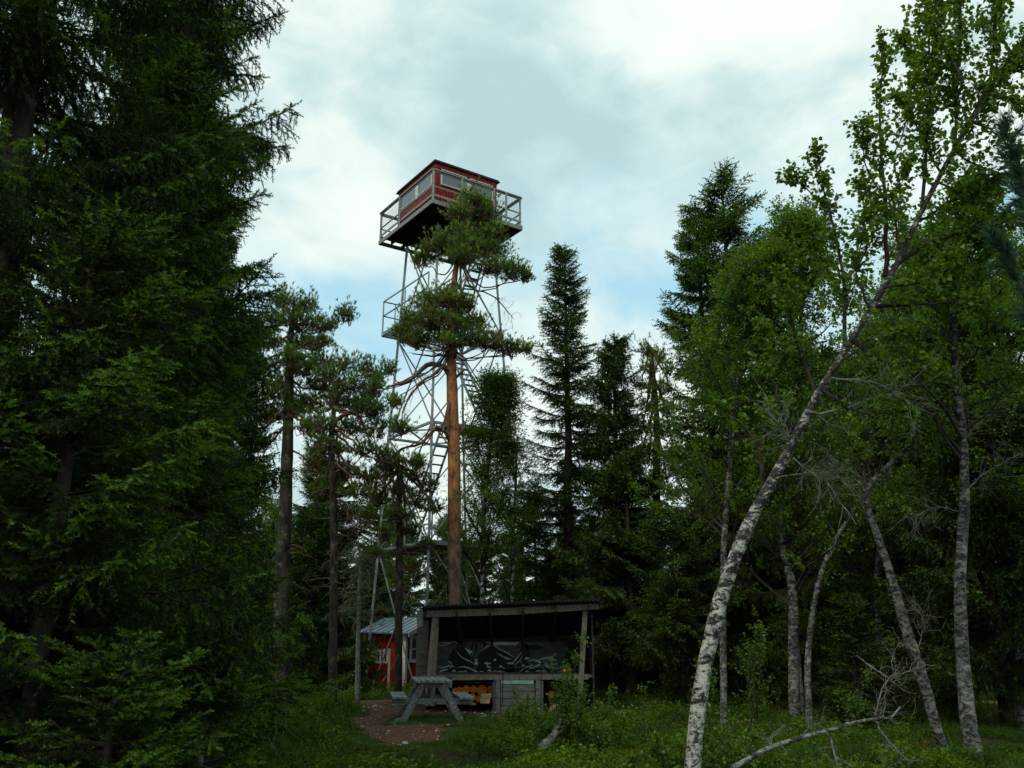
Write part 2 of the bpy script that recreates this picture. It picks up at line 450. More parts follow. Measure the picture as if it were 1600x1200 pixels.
def ground_mat():
    m = bpy.data.materials.new('forest_floor'); m.use_nodes = True
    t = NT(m.node_tree); b = t.n['Principled BSDF']
    b.inputs['Roughness'].default_value = 0.95; b.inputs['Specular IOR Level'].default_value = 0.1
    v = t.new('ShaderNodeTexCoord').outputs['Object']
    moss = t.ramp(t.noise(v, 9, 6, 0.65), [(0.3, (0.018, 0.035, 0.008)), (0.6, (0.045, 0.085, 0.015)), (0.75, (0.06, 0.11, 0.02))])
    soil = t.ramp(t.noise(v, 14, 7, 0.7), [(0.3, (0.025, 0.016, 0.010)), (0.6, (0.075, 0.045, 0.028)), (0.72, (0.11, 0.075, 0.045))])
    f = t.ramp(t.noise(v, 0.7, 5, 0.6), [(0.45, 0.0), (0.58, 1.0)])
    t.link(t.mix(f, moss, soil), b.inputs['Base Color'])
    bn = t.new('ShaderNodeBump'); bn.inputs['Strength'].default_value = 0.9; bn.inputs['Distance'].default_value = 0.05
    t.link(t.noise(v, 12, 8, 0.75), bn.inputs['Height']); t.link(bn.outputs[0], b.inputs['Normal'])
    return m
M['ground'] = ground_mat()
M['dirt'] = mat('red_brown_dirt', (0.165, 0.085, 0.052), (0.060, 0.032, 0.020), 11, 0.95, 1.0, detail=9, spec=0.1,
                dark=(0.035, 0.03, 0.018), dstops=(0.54, 0.66), dscale=3.5, bscale=25)

# ------------------------------------------------------------------ ground
def axis(lo, hi, near_lo, near_hi, step):
    a = list(np.arange(near_lo, near_hi + 1e-6, step))
    k = near_hi; s = step
    while k < hi: s *= 1.35; k += s; a.append(min(k, hi))
    k = near_lo; s = step; b = []
    while k > lo: s *= 1.35; k -= s; b.append(max(k, lo))
    return np.array(b[::-1] + a)
def sheet(xs, ys, dz=0.0, keep=None):
    X, Y = np.meshgrid(xs, ys); V = np.stack([X, Y, gz(X, Y) + dz], -1).reshape(-1, 3)
    nx = len(xs); i = np.arange(len(ys) - 1)[:, None] * nx + np.arange(nx - 1)[None]; i = i.ravel()
    if keep is not None:
        c = (V[i] + V[i + nx + 1]) / 2; i = i[keep(c[:, 0], c[:, 1])]
    T = np.concatenate([np.stack([i, i + 1, i + nx + 1], 1), np.stack([i, i + nx + 1, i + nx], 1)])
    g = Geo(); g.add(V, T, 0, True); return g
solo('ground', sheet(axis(-900, 900, -16, 18, 0.25), axis(-300, 1500, 0, 42, 0.25)), M['ground'], (0, 0, 0),
     'mossy forest floor of the clearing', 'ground', kind='structure')

pp = [atz(x, y, 0)[:2] for x, y in ((556, 1100), (640, 1090), (730, 1112), (800, 1103), (905, 1106), (1000, 1112), (1000, 1120), (850, 1122), (745, 1128),
                                    (700, 1140), (668, 1158), (628, 1174), (588, 1172), (560, 1145))]
pp = np.array(pp)
def in_poly(x, y, poly, ):
    x = np.asarray(x); y = np.asarray(y); r = np.zeros(x.shape, bool); n = len(poly)
    for i in range(n):
        x0, y0 = poly[i]; x1, y1 = poly[(i + 1) % n]
        c = ((y0 > y) != (y1 > y)) & (x < (x1 - x0) * (y - y0) / (y1 - y0 + 1e-12) + x0)
        r ^= c
    return r
def wig(x, y): return 0.18 * np.sin(x * 5.1 + y * 2.3) + 0.12 * np.sin(y * 7.7 - x * 3.1)
def on_dirt(x, y):
    q = wig(x, y); under = (np.abs(x - 0.0) < 2.3) & (y > 20.0) & (y < 23.0)
    return in_poly(x + q, y + wig(y, x) * 2, pp) | under
solo('dirt_path', sheet(np.arange(-4.5, 4.5, 0.08), np.arange(9.5, 24, 0.08), 0.014, on_dirt), M['dirt'], (0, 0, 0),
     'trodden red-brown dirt around the picnic table', 'path', kind='structure')

# ================================================================== lookout tower
def build_tower():
    H = 16.5
    C0 = atz(676, 317, H); a = unit(atz(588, 381, H) - C0); b = unit(atz(816, 357, H) - C0); h = unit(a + b)
    u = unit(np.array([h[0] - h[1], h[0] + h[1], 0])); v = unit(np.array([h[0] + h[1], h[1] - h[0], 0]))
    O = np.array([C0[0], C0[1], 0.0]); LU, LV = 4.25, 3.85
    def P(x, y, z): return O + u * x + v * y + np.array([0, 0, z])
    RM = np.stack([u, v, [0, 0, 1]], 1)
    def bx(g, x0, x1, y0, y1, z0, z1, m=0):
        box(g, P((x0 + x1) / 2, (y0 + y1) / 2, (z0 + z1) / 2), (x1 - x0, y1 - y0, z1 - z0), R=RM, m=m)
    base = P(2.35, 2.3, 0); base[2] = float(gz(base[0], base[1]))
    root = empty('lookout_tower', tuple(base), 'tall grey steel lattice fire lookout tower with red cabin above the trees', 'tower')
    # lattice
    zs = [16.42, 12.5, 8.7, 4.6, -0.9]
    cen = [(2.35, 2.1), (2.38, 2.18), (2.38, 2.25), (2.38, 2.35), (2.38, 2.45)]
    hs = [1.22, 1.42, 1.63, 1.86, 2.16]
    sg = [(-1, -1), (1, -1), (1, 1), (-1, 1)]
    K = [[P(c[0] + sx * hh, c[1] + sy * hh, z) for sx, sy in sg] for z, c, hh in zip(zs, cen, hs)]
    for k in range(4):
        g = Geo()
        for i in range(4): bar(g, K[i][k], K[i + 1][k], 0.085, 0.085)
        for i in range(1, 4): bar(g, K[i][k] + [0, 0, .12], K[i][k] - [0, 0, .12], 0.12, 0.12)
        part('leg', g, M['galv'], root)
    for k in range(4):
        k2 = (k + 1) % 4
        for i in range(4):
            for p, q in ((K[i][k], K[i + 1][k2]), (K[i][k2], K[i + 1][k])):
                g = Geo(); bar(g, p, q, 0.04, 0.04); part('brace', g, M['galv'], root)
            if i:
                g = Geo(); bar(g, K[i][k], K[i][k2], 0.07, 0.09); part('crossbar', g, M['galv'], root)
        for i in (1, 2):
            m0 = (K[i][k] + K[i][k2]) / 2
            g = Geo(); bar(g, m0, (K[i][k2] + K[i][(k + 2) % 4]) / 2, 0.05, 0.05); part('inner_tie', g, M['galv'], root)
    # deck
    g = Geo(); bx(g, 0.04, LU - 0.34, 0.04, LV - 0.04, H + 0.10, H + 0.17)
    for y in np.arange(0.35, LV, 0.53): bx(g, 0.06, LU - 0.36, y - 0.04, y + 0.04, H - 0.03, H + 0.097)
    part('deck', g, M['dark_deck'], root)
    g = Geo()
    bx(g, 0, LU, -0.05, 0.0, H - 0.02, H + 0.14); bx(g, -0.05, 0.0, -0.05, LV + .05, H - 0.02, H + 0.14)
    part('edge_board', g, M['rail_wood'], root)
    g = Geo()
    bx(g, LU - .07, LU + 0.0, 0.003, LV - .003, H - 0.02, H + 0.12); bx(g, 0.003, LU, LV, LV + 0.05, H - 0.02, H + 0.20)
    for y in (0.9, 2.0, 3.1): bx(g, LU - 0.42, LU - 0.073, y - 0.04, y + 0.04, H - 0.01, H + 0.10)
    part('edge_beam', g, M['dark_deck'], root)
    # railing
    TR = H + 1.34
    rail = Geo()
    for (x0, y0, x1, y1) in ((0, 0, LU, 0), (0, 0, 0, LV), (LU, 0, LU, LV), (0, LV, LU, LV)):
        n = unit(np.array([y1 - y0, -(x1 - x0), 0.0]))
        def Q(x, y, z): return P(x, y, z)
        bar(rail, Q(x0, y0, TR), Q(x1, y1, TR), 0.13, 0.05)
        bar(rail, Q(x0, y0, TR - 0.06), Q(x1, y1, TR - 0.06), 0.03, 0.06)
        bar(rail, Q(x0, y0, H + 0.68), Q(x1, y1, H + 0.68), 0.035, 0.045)
        bar(rail, Q(x0, y0, H + 0.34), Q(x1, y1, H + 0.33), 0.03, 0.085)
    ro = part('railing', rail, M['rail_wood'], root)
    for x, y in ((0.02, 0.02), (2.55, -0.03), (LU - .03, 0.02), (0.02, LV - .03), (-0.03, 1.2), (-0.03, 2.6), (LU + .03, 1.9), (LU - .03, LV - .03), (1.4, LV + .03), (2.9, LV + .03), (-.03, 3.15)):
        g = Geo(); bar(g, P(x, y, H - .01), P(x, y, TR - .02), 0.08, 0.08); part('post', g, M['rail_wood'], ro, root)
    g = Geo()
    for s in np.linspace(0.1, LU - .1, 46): bar(g, P(s, 0.035, H + .42), P(s, 0.035, H + 1.22), 0.006, 0.006)
    for z in np.linspace(H + .45, H + 1.2, 11): bar(g, P(LU * .62, 0.04, z), P(LU, 0.04, z), 0.006, 0.006)
    part('wire_mesh', g, M['galv'], ro, root); g = Geo()
    for z in np.linspace(H + .45, H + 1.2, 11): bar(g, P(0.04, 2.7, z), P(0.04, LV - .1, z), 0.006, 0.006)
    for s in np.linspace(2.7, LV - .1, 14): bar(g, P(0.035, s, H + .42), P(0.035, s, H + 1.22), 0.006, 0.006)
    part('wire_mesh', g, M['galv'], ro, root)
    # cabin
    x0, x1, y0, y1 = 0.74, 3.60, 0.50, 3.16; zb = H + 0.172; zt = H + 2.10
    cab = Geo()
    bx(cab, x0, x1, y0, y1, zb, zt)
    # raised cladding battens below the windows
    for s in np.arange(x0 + .1, x1 - .05, 0.13): bx(cab, s, s + .045, y0 - .032, y0, zb, zt - 1.0)
    for s in np.arange(y0 + .1, y1 - .05, 0.13): bx(cab, x0 - .032, x0, s, s + .045, zb, zt - 1.0)
    co = part('cabin', cab, M['red_wall'], root)
    def win(face, s0, s1, z0, z1, name='window', fat=.038):
        g = Geo(); gl = Geo()
        if face == 'u':   # on the y0 wall, spanning x
            for a, b2, c, d in ((s0, s1, z1 - fat, z1), (s0, s1, z0, z0 + fat), (s0, s0 + fat, z0 + fat, z1 - fat), (s1 - fat, s1, z0 + fat, z1 - fat)):
                bx(g, a, b2, y0 - .05, y0 - .002, c, d)
            bx(gl, s0 + fat, s1 - fat, y0 - .022, y0 - .004, z0 + fat, z1 - fat)
        else:
            for a, b2, c, d in ((s0, s1, z1 - fat, z1), (s0, s1, z0, z0 + fat), (s0, s0 + fat, z0 + fat, z1 - fat), (s1 - fat, s1, z0 + fat, z1 - fat)):
                bx(g, x0 - .05, x0 - .002, a, b2, c, d)
            bx(gl, x0 - .022, x0 - .004, s0 + fat, s1 - fat, z0 + fat, z1 - fat)
        wo = part('window', g, M['white_paint'], co, root); part('pane', gl, M['glass'], co, root)
    win('u', x0 + .22, x0 + 1.30, zt - .82, zt - .18); win('u', x0 + 1.48, x1 - .12, zt - .82, zt - .18)
    win('v', y0 + .22, y0 + 1.32, zt - .82, zt - .18); win('v', y0 + 1.48, y1 - .15, zt - .82, zt - .18)
    g = Geo(); bx(g, x0 + 1.31, x0 + 1.47, y0 - .04, y0 - .002, zt - .88, zt - .22); part('window_post', g, M['white_paint'], co, root)
    g = Geo(); bx(g, x0 - .04, x0 - .002, y0 + 1.33, y0 + 1.47, zt - .88, zt - .22); part('window_post', g, M['white_paint'], co, root)
    g = Geo()
    for (cx, cy) in ((x0, y0), (x1, y0), (x0, y1)): bx(g, cx - .035, cx + .035, cy - .035, cy + .035, zb, zt - .003)
    bx(g, x0 - .04, x1 + .04, y0 - .045, y0 - .037, zt - .2, zt - .004); bx(g, x0 - .045, x0 - .037, y0 - .04, y1 + .04, zt - .2, zt - .004)
    part('corner_board', g, M['red_wall'], co, root)
    g = Geo(); bx(g, x0 - .13, x1 + .13, y0 - .13, y1 + .13, zt, zt + .035); bx(g, x0 - .10, x1 + .10, y0 - .10, y1 + .10, zt + .035, zt + .10)
    part('roof', g, M['roof_edge'], root)
    # ladder-like stair reaching the deck on its right side
    g = Geo(); a, b2 = P(1.2, LV + .15, H - 4.0), P(0.25, 3.1, H + .1)
    # stairs zigzag inside
    flights = [((3.3, 2.9, 12.5), (1.2, 2.9, 16.3)), ((1.0, 3.2, 8.7), (3.6, 3.2, 12.4)), ((3.8, 1.4, 4.6), (1.0, 1.4, 8.6)), ((0.9, 3.2, -0.8), (3.7, 3.2, 4.5))]
    for p, q in flights:
        p = np.array(p); q = np.array(q); g = Geo()
        for dy in (-.26, .26): bar(g, P(*(p + [0, dy, 0])), P(*(q + [0, dy, 0])), 0.03, 0.11)
        so = part('staircase', g, M['galv'], root)
        for k in range(1, 14):
            g = Geo(); c = p + (q - p) * k / 14; bx(g, c[0] - .09, c[0] + .09, c[1] - .243, c[1] + .243, c[2] - .012, c[2] + .012)
            part('tread', g, M['galv'], so, root)
        g = Geo()
        if p[2] < 8: continue
        for dy in (-.29,):
            bar(g, P(*(p + [0, dy, 1.0])), P(*(q + [0, dy, 1.0])), 0.025, 0.025); bar(g, P(*(p + [0, dy, .5])), P(*(q + [0, dy, .5])), 0.02, 0.02)
            for k in (0, 4.6, 9.2, 14):
                c = p + (q - p) * k / 14; bar(g, P(*(c + [0, dy, 0])), P(*(c + [0, dy, 1.02])), 0.035, 0.035)
        part('handrail', g, M['galv'], so, root)
    # landings, the upper ones stick out on the left
    for (xa, xb, ya, yb, z) in ((0.5, 4.05, 0.2, 1.2, 12.75), (0.6, 1.5, 1.2, 3.8, 8.7), (0.45, 4.25, 0.55, 4.2, 4.62)):
        g = Geo()
        for s in np.arange(xa + .05, xb, .16 if z > 12 else .07): bx(g, s, s + .035, ya, yb, z - .03, z + .01, 1)
        for (c, d, e, f) in ((xa, xb, ya - .05, ya), (xa, xb, yb, yb + .05), (xa - .05, xa, ya, yb), (xb, xb + .05, ya, yb)): bx(g, c, d, e, f, z - .11, z + .03)
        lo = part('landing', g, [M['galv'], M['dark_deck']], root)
        g = Geo()
        pts = [(xa, ya), (xb, ya), (xb, yb), (xa, yb)]
        for i in range(4):
            a, b2 = pts[i], pts[(i + 1) % 4]
            if z > 12 and i == 3: continue
            if 8 < z < 9 or (z < 5 and i in (1, 2)): continue
            hr = 1.32 if z > 12 else 1.05
            if z < 5 and i == 3: continue
            for hh in (hr, hr * .55): bar(g, P(a[0], a[1], z + hh), P(b2[0], b2[1], z + hh), .04, .04)
            bar(g, P(a[0], a[1], z + .01), P(a[0], a[1], z + hr), .05, .05)
            mx, my = (a[0] + b2[0]) / 2, (a[1] + b2[1]) / 2
            bar(g, P(mx, my, z + .01), P(mx, my, z + hr - .02), .04, .04)
        if g.V: part('guard_rail', g, M['galv'], lo, root)
build_tower()

# ================================================================== lean-to shelter
SY = 20.6
def gzf(x, y): return float(gz(x, y))
def build_shelter():
    z0 = 0.0
    L = at(672, 1105, SY)[0]; R = at(912, 1105, SY)[0]
    root = empty('lean_to_shelter', ((L + R) / 2, SY, z0), 'dark wooden open lean-to shelter with painted back wall and log store', 'shelter')
    BK = SY + 2.05
    zl = at(668, 958, SY)[2]; zr = at(932, 948, SY)[2]
    xl = at(655, 1000, SY)[0]; xr = at(928, 1000, SY)[0]
    # front beam, sagging: a bit lower at the left
    g = Geo()
    pts = [at(666, 959, SY - .08), at(735, 957, SY - .08), at(800, 955, SY - .08), at(935, 946.5, SY - .08)]
    for p, q in zip(pts[:-1], pts[1:]): bar(g, p, q, 0.07, 0.155)
    part('front_beam', g, M['post_wood'], root)
    # roof sheet, corrugated front edge, slopes down to the back
    g = Geo(); n = 70
    xs = np.linspace(at(662, 950, SY)[0], at(936, 944, SY)[0], n * 2)
    zf = np.linspace(at(662, 949, SY)[2], at(936, 938, SY)[2], n * 2) + 0.02 * np.sin(np.arange(n * 2) * PI / 1.6)
    for side in (0,):
        a = np.stack([xs, np.full(n * 2, SY - .32), zf + .03], 1); b = np.stack([xs, np.full(n * 2, BK + .25), zf - .75], 1)
        a2 = a - [0, 0, .045]; b2 = b - [0, 0, .045]
        V = np.concatenate([a, b, b2, a2]); N = n * 2; t = []
        for r in range(4):
            s = (r + 1) % 4
            for i in range(N - 1): t += [(r * N + i, s * N + i + 1, r * N + i + 1), (r * N + i, s * N + i, s * N + i + 1)]
        g.add(V, t)
    part('roof', g, M['roof_felt'], root)
    g = Geo()
    for x in np.linspace(xl + .1, xr - .1, 6): bar(g, (x, SY - .2, zl - .02 + (x - xl) / (xr - xl) * (zr - zl)), (x, BK + .1, zl - .75 + (x - xl) / (xr - xl) * (zr - zl)), .06, .1)
    part('rafter', g, M['shelter_wood'], root)
    # posts
    g = Geo(); bar(g, at(666, 1103, SY - .05), at(679, 962, SY - .05), .07, .10); bar(g, at(675, 1103, SY + .05), at(683, 962, SY + .05), .10, .10)
    part('post', g, M['post_wood'], root)
    g = Geo(); bar(g, at(905, 1110, SY), at(914, 955, SY), .11, .11); part('post', g, M['post_wood'], root)
    # back wall of horizontal boards, side walls
    g = Geo(); xbl, xbr = xl + .02, xr - .05; hb = 1.75
    for k in range(10):
        zz = z0 + .0 + k * hb / 10; box(g, ((xbl + xbr) / 2, BK + .03 + (k % 2) * .006, zz + hb / 20), (xbr - xbl, .04, hb / 10 - .008))
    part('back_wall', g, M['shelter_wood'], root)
    for side, x in ((0, xl - .03), (1, xr - .02)):
        g = Geo()
        for k in range(13):
            zz = z0 + k * .165; yy = SY + .16; top = z0 + 2.15
            box(g, (x + (k % 2) * .006, (yy + BK) / 2, zz + .08), (.04, BK - yy, .157))
        if side == 0:    # narrow plank return beside the left post
            for k in range(12): box(g, (x + .09, SY + .12, z0 + k * .165 + .08), (.26, .035, .157))
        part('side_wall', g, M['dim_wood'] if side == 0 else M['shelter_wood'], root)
    # end board at the upper left corner
    g = Geo(); bar(g, at(656, 953, SY - .2), at(656.5, 979, SY - .2), .14, .05, up=(0, 1, 0)); part('end_board', g, M['post_wood'], root)
    # shelf / sleeping deck
    zs = at(780, 1057, SY)[2]
    g = Geo(); ys = np.linspace(SY + .05, BK, 9)
    for a, b in zip(ys[:-1], ys[1:]): box(g, ((xl + xr) / 2, (a + b) / 2, zs), (xr - xl - .12, b - a - .012, .04))
    so = part('shelf', g, M['grey_wood'], root)
    g = Geo(); bar(g, (xl + .1, SY + .0, zs - .03), (xr - .14, SY + .0, zs - .01), .05, .10); part('shelf_edge', g, M['post_wood'], so, root)
    for x in (773, 781, 846):
        g = Geo(); p = at(x, 1105, SY + .05); bar(g, (p[0], SY + .09, z0), (p[0], SY + .09, zs - .03), .09 if x != 781 else .07, .09); part('shelf_support', g, M['grey_wood'], so, root)
    # mural on the back wall
    BY = BK - .004
    def wp(px, py, off): p = at(px, py, BK - off); return p
    panel = Geo(); a = wp(682, 1003, .0); b = wp(884, 1058, .0)
    box(panel, ((a[0] + b[0]) / 2, BK - .006, (a[2] + b[2]) / 2), (b[0] - a[0], .018, a[2] - b[2]))
    mo = part('mural', panel, M['mural_grey'], root, label='grey painted panel with black and white landscape')
    def shape(g, pts, off, th=.004):
        P = np.array([wp(x, y, off) for x, y in pts]); c = P.mean(0); n = len(P)
        V = np.concatenate([P, P + [0, th, 0], [c], ]); t = []
        for i in range(n): j = (i + 1) % n; t += [(i, j, 2 * n), (i, i + n, j + n), (i, j + n, j)]
        g.add(V, t)
    g = Geo()
    shape(g, [(745, 1052), (742, 1030), (752, 1020), (768, 1008), (786, 1017), (803, 1029), (804, 1052)], .019)    # hut
    shape(g, [(700, 1030), (708, 1014), (722, 1010), (736, 1020), (742, 1034), (738, 1048), (712, 1044), (702, 1040)], .019)
    shape(g, [(805, 1040), (812, 1020), (814, 1006), (824, 1004), (828, 1020), (824, 1044)], .019)
    shape(g, [(818, 1010), (838, 1007), (850, 1012), (838, 1016), (824, 1016)], .019)
    shape(g, [(683, 1054), (700, 1044), (730, 1044), (760, 1050), (800, 1048), (830, 1042), (862, 1045), (880, 1056), (683, 1057)], .019)
    for x, tilt in ((712, 3), (722, 5), (733, 6), (742, 2), (752, 6), (758, -3)):
        shape(g, [(x, 1018), (x + 3, 1018), (x + 2 + tilt, 1003.5), (x + tilt, 1003.5)], .022)
    part('painted_silhouette', g, M['mural_dark'], mo, root)
    rng = np.random.default_rng(5); g = Geo()
    strokes = [[(682, 1007), (695, 1008), (708, 1003), (716, 1006)], [(768, 1006.5), (780, 1014), (796, 1022), (803, 1028)], [(768, 1006.5), (760, 1011), (750, 1018)],
               [(712, 1016), (722, 1027), (734, 1033), (742, 1038)], [(725, 1014), (738, 1020), (735, 1028)], [(680, 1041), (692, 1043), (704, 1040), (712, 1043)],
               [(714, 1043), (726, 1042), (740, 1047), (752, 1053), (764, 1050)], [(684, 1054), (690, 1048), (700, 1046)], [(708, 1052), (722, 1050), (740, 1053)],
               [(752, 1054), (770, 1050), (786, 1050), (802, 1054)], [(804, 1040), (812, 1032), (818, 1022)], [(798, 1038), (808, 1028), (816, 1018)],
               [(822, 1034), (834, 1031), (846, 1036), (860, 1043), (878, 1044)], [(826, 1046), (840, 1040), (852, 1034), (866, 1031)], [(812, 1050), (822, 1042), (836, 1044)],
               [(756, 1036), (768, 1037)], [(760, 1042), (768, 1043)], [(790, 1004), (802, 1006), (812, 1003)], [(744, 1036), (747, 1030)], [(838, 1032), (856, 1028), (872, 1033)],
               [(845, 1050), (862, 1052), (880, 1049)], [(776, 1020), (790, 1028), (799, 1030)], [(700, 1032), (706, 1038), (703, 1046)]]
    for k in range(26):
        x = rng.uniform(690, 872); y = rng.uniform(1030, 1054); l = rng.uniform(4, 13); strokes.append([(x, y), (x + l * .5, y - rng.uniform(0, 3)), (x + l, y + rng.uniform(-2.5, 2.5))])
    for st in strokes:
        P = smooth_path(np.array([wp(x, y, .026) for x, y in st]), 14); w = np.sin(np.linspace(.15, PI - .15, 14)) * rng.uniform(.012, .028)
        V = np.concatenate([P + np.stack([0 * w, 0 * w, w], 1), P - np.stack([0 * w, 0 * w, w], 1)]); t = []
        for i in range(13): t += [(i, i + 14, i + 15), (i, i + 15, i + 1)]
        g.add(V, t)
    shape(g, [(726, 1012), (738, 1017), (734, 1024), (730, 1018)], .024); shape(g, [(742, 1030), (746, 1029), (747, 1038), (742, 1039)], .024)
    shape(g, [(756, 1003), (812, 1003.4), (806, 1008), (774, 1008)], .0165); shape(g, [(686, 1003.4), (706, 1003.4), (696, 1005.5)], .0165)
    part('painted_highlight', g, M['mural_light'], mo, root)
    return root, z0, zs, xl, xr, BK
shelter, SZ, SHELF, SXL, SXR, SBK = build_shelter()

def build_crate():
    p0 = at(783, 1104, SY - .12); p1 = at(834, 1062, SY - .12)
    root = empty('grey_wooden_box', ((p0[0] + p1[0]) / 2, SY - .05, SZ), 'grey plank box with pale mint top edge in front of the shelf', 'box')
    x0, x1 = p0[0], p1[0]; zt = SHELF - .075; g = Geo(); n = 4; h = (zt - .085 - SZ) / n
    for k in range(n):
        box(g, ((x0 + x1) / 2, SY - .10, SZ + h * (k + .5)), (x1 - x0, .03, h - .012)); box(g, (x0 - .017, SY - .0, SZ + h * (k + .5)), (.03, .17, h - .012)); box(g, (x1 + .017, SY - .0, SZ + h * (k + .5)), (.03, .17, h - .012))
    part('side_board', g, M['grey_wood'], root)
    g = Geo(); box(g, ((x0 + x1) / 2, SY - .10, zt - .04), (x1 - x0, .034, .075)); part('top_board', g, M['mint'], root, label='pale mint painted top board')
    for x in (x0 - .07, x1 + .09): g = Geo(); box(g, (x, SY - .10, SZ + (zt - SZ) / 2), (.09, .05, zt - SZ)); part('corner_post', g, M['grey_wood'], root)
build_crate()
g = Geo(); bar(g, at(785, 1104, SY - .3), at(786.5, 1018, SY - .3), .018, .018); tube(g, [at(786.5, 1018, SY - .3), at(786.6, 1016.5, SY - .3)], [.014, .008], 6)
solo('iron_rod', g, M['roof_edge'], tuple(at(785, 1104, SY - .3)), 'thin dark upright rod standing in front of the shelf', 'rod')

# firewood in the store under the shelf
def log(px, py, dpx, Y, ln=.45, kind='end', label='', rz=0.0, group='cut logs stored under the shelf'):
    c = at(px, py, Y); r = dpx * .58 * mpp(c); rng = np.random.default_rng(int(px * 7 + py))
    root = empty('firewood_log', (c[0], c[1], c[2] - r), label, 'log', group)
    a = np.array([c[0], c[1], c[2]]); d = np.array([math.sin(rz), math.cos(rz), 0])
    g = Geo(); tube(g, smooth_path([a, a + d * ln * .5, a + d * ln], 5), r, 14, 0, .02, rng, cap=False)
    bo = part('bark', g, M['log_bark'], root)
    g = Geo(); n = 14; t = np.linspace(0, 2 * PI, n, endpoint=False); s = np.array([d[1], -d[0], 0])
    for e, o in ((a - d * .004, 1), (a + d * (ln + .004), -1)):
        ring = e + np.outer(np.cos(t), s) * r * .96 + np.outer(np.sin(t), [0, 0, 1]) * r * .96
        ring2 = ring + d * .01 * o
        V = np.concatenate([ring, ring2, [e - d * .003 * o]])
        T = [(i, (i + 1) % n, 2 * n) for i in range(n)] + [(i, i + n, (i + 1) % n + n) for i in range(n)] + [(i, (i + 1) % n + n, (i + 1) % n) for i in range(n)]
        g = Geo(); g.add(V, T); part('cut_face', g, M['log_end'], root)
LY = SY + .35
for px, py, d, lab in ((753, 1078.5, 14.5, 'largest orange sawn log in the middle of the row under the shelf'), (740, 1077, 10, 'round orange log just left of the largest log'),
                       (729, 1077, 11, 'orange log third from the right post of the store'), (718, 1078, 9, 'small pale orange log in the store behind the table'),
                       (768, 1077, 12, 'orange log touching the grey shelf support'), (738, 1089, 10, 'orange log in the lower row behind the bench'), (727, 1091, 11, 'half hidden orange log low behind the table legs'),
                       (711, 1079, 8, 'leftmost small orange log under the shelf'), (748, 1092, 9, 'dark orange log under the largest log'), (715, 1091, 9, 'low orange log nearest the picnic table'),
                       (861, 1085, 9, 'orange log right of the grey plank box'), (870, 1084, 7, 'small orange log beside the right end of the store')):
    log(px, py, d, LY, label=lab)
for (x, y, w, h, lab) in ((760, 1087, 16, 6, 'upper split pale firewood piece beside the shelf support'), (758, 1095, 15, 7, 'lower split pale firewood piece beside the shelf support'), (739, 1100, 9, 3, 'thin pale wood chip on the dirt behind the table')):
    c = at(x, y, SY - .02); k = mpp(c); g = Geo(); rng = np.random.default_rng(x)
    L2, W2, H2 = w * k, .16, h * k
    V = np.array([[sx * L2 / 2, sy * W2 / 2, z] for sx in (-1, 1) for sy in (-1, 1) for z in (0, H2)], float); V[:, 2] *= 1 + rng.normal(0, .12, 8); V[:, 1] *= 1 + rng.normal(0, .15, 8)
    T = [(0, 1, 3), (0, 3, 2), (4, 6, 7), (4, 7, 5), (0, 4, 5), (0, 5, 1), (2, 3, 7), (2, 7, 6), (0, 2, 6), (0, 6, 4), (1, 5, 7), (1, 7, 3)]
    g.add(V + c - [0, 0, H2 / 2], T)
    solo('split_wood', g, M['log_pale'], (c[0], c[1], c[2] - H2 / 2), lab, 'firewood')
c = at(886, 1048, SY + .1); g = Geo(); tube(g, smooth_path([c + [-.10, 0, -.01], c + [0, .03, .0], c + [.10, .0, -.01]], 6), [.02, .035, .035, .04, .03, .02], 9, 0, .08, np.random.default_rng(3))
solo('orange_wood_chunk', g, M['log_end'], tuple(c - [0, 0, .05]), 'orange chunk of wood lying on the shelf end by the sapling', 'firewood')

# ================================================================== picnic table
def build_table():
    Y0 = 17.9; cx = at(678, 1065, Y0)[0]; z0 = gzf(cx, Y0)
    root = empty('picnic_table', (cx, Y0 + .8, z0), 'weathered grey A-frame picnic table with two benches on the dirt', 'table')
    ex = unit(np.array([1, -.03, 0])); ey = unit(np.array([-.16, 1, 0]))
    O = np.array([cx, Y0, z0]); LN = 1.75
    def P(x, y, z): return O + ex * x + ey * y + np.array([0, 0, z])
    def plank(g, x, w, y0, y1, z, t=.04): bar(g, P(x, y0, z), P(x, y1, z), w, t)
    tz = .76
    g = Geo(); n = 6; W = .72
    for i in range(n): plank(g, -W / 2 + (i + .5) * W / n, W / n - .022, 0, LN, tz)
    part('tabletop', g, M['table_wood'], root)
    for s in (-1, 1):
        g = Geo()
        for i in range(3): plank(g, s * .645 + (i - 1) * .098, .088, 0, LN, .46)
        part('bench', g, M['table_wood'], root)
    for yy in (.28, LN - .28):
        for s in (-1, 1):
            g = Geo(); bar(g, P(s * .18, yy, tz - .03), P(s * .60, yy, -.05), .125, .045, up=ey); lo = part('leg', g, M['table_wood'], root)
            g = Geo()
            for f in (.5, .62, .06):
                q = P(s * (.18 + .42 * f), yy - .03, (tz - .04) * (1 - f)); tube(g, [q, q - ey * .012], .012, 6)
            part('bolt', g, M['bolt'], lo, root)
        g = Geo(); bar(g, P(-.79, yy + .045, .385), P(.79, yy + .045, .385), .04, .11); part('bench_support', g, M['table_wood'], root)
        g = Geo(); bar(g, P(-.38, yy + .045, tz - .075), P(.38, yy + .045, tz - .075), .04, .10); part('top_support', g, M['table_wood'], root)
    g = Geo(); bar(g, P(0, .30, .42), P(0, .62, tz - .08), .04, .09); bar(g, P(0, LN - .3, .42), P(0, LN - .62, tz - .08), .04, .09); part('diagonal_brace', g, M['table_wood'], root)
build_table()

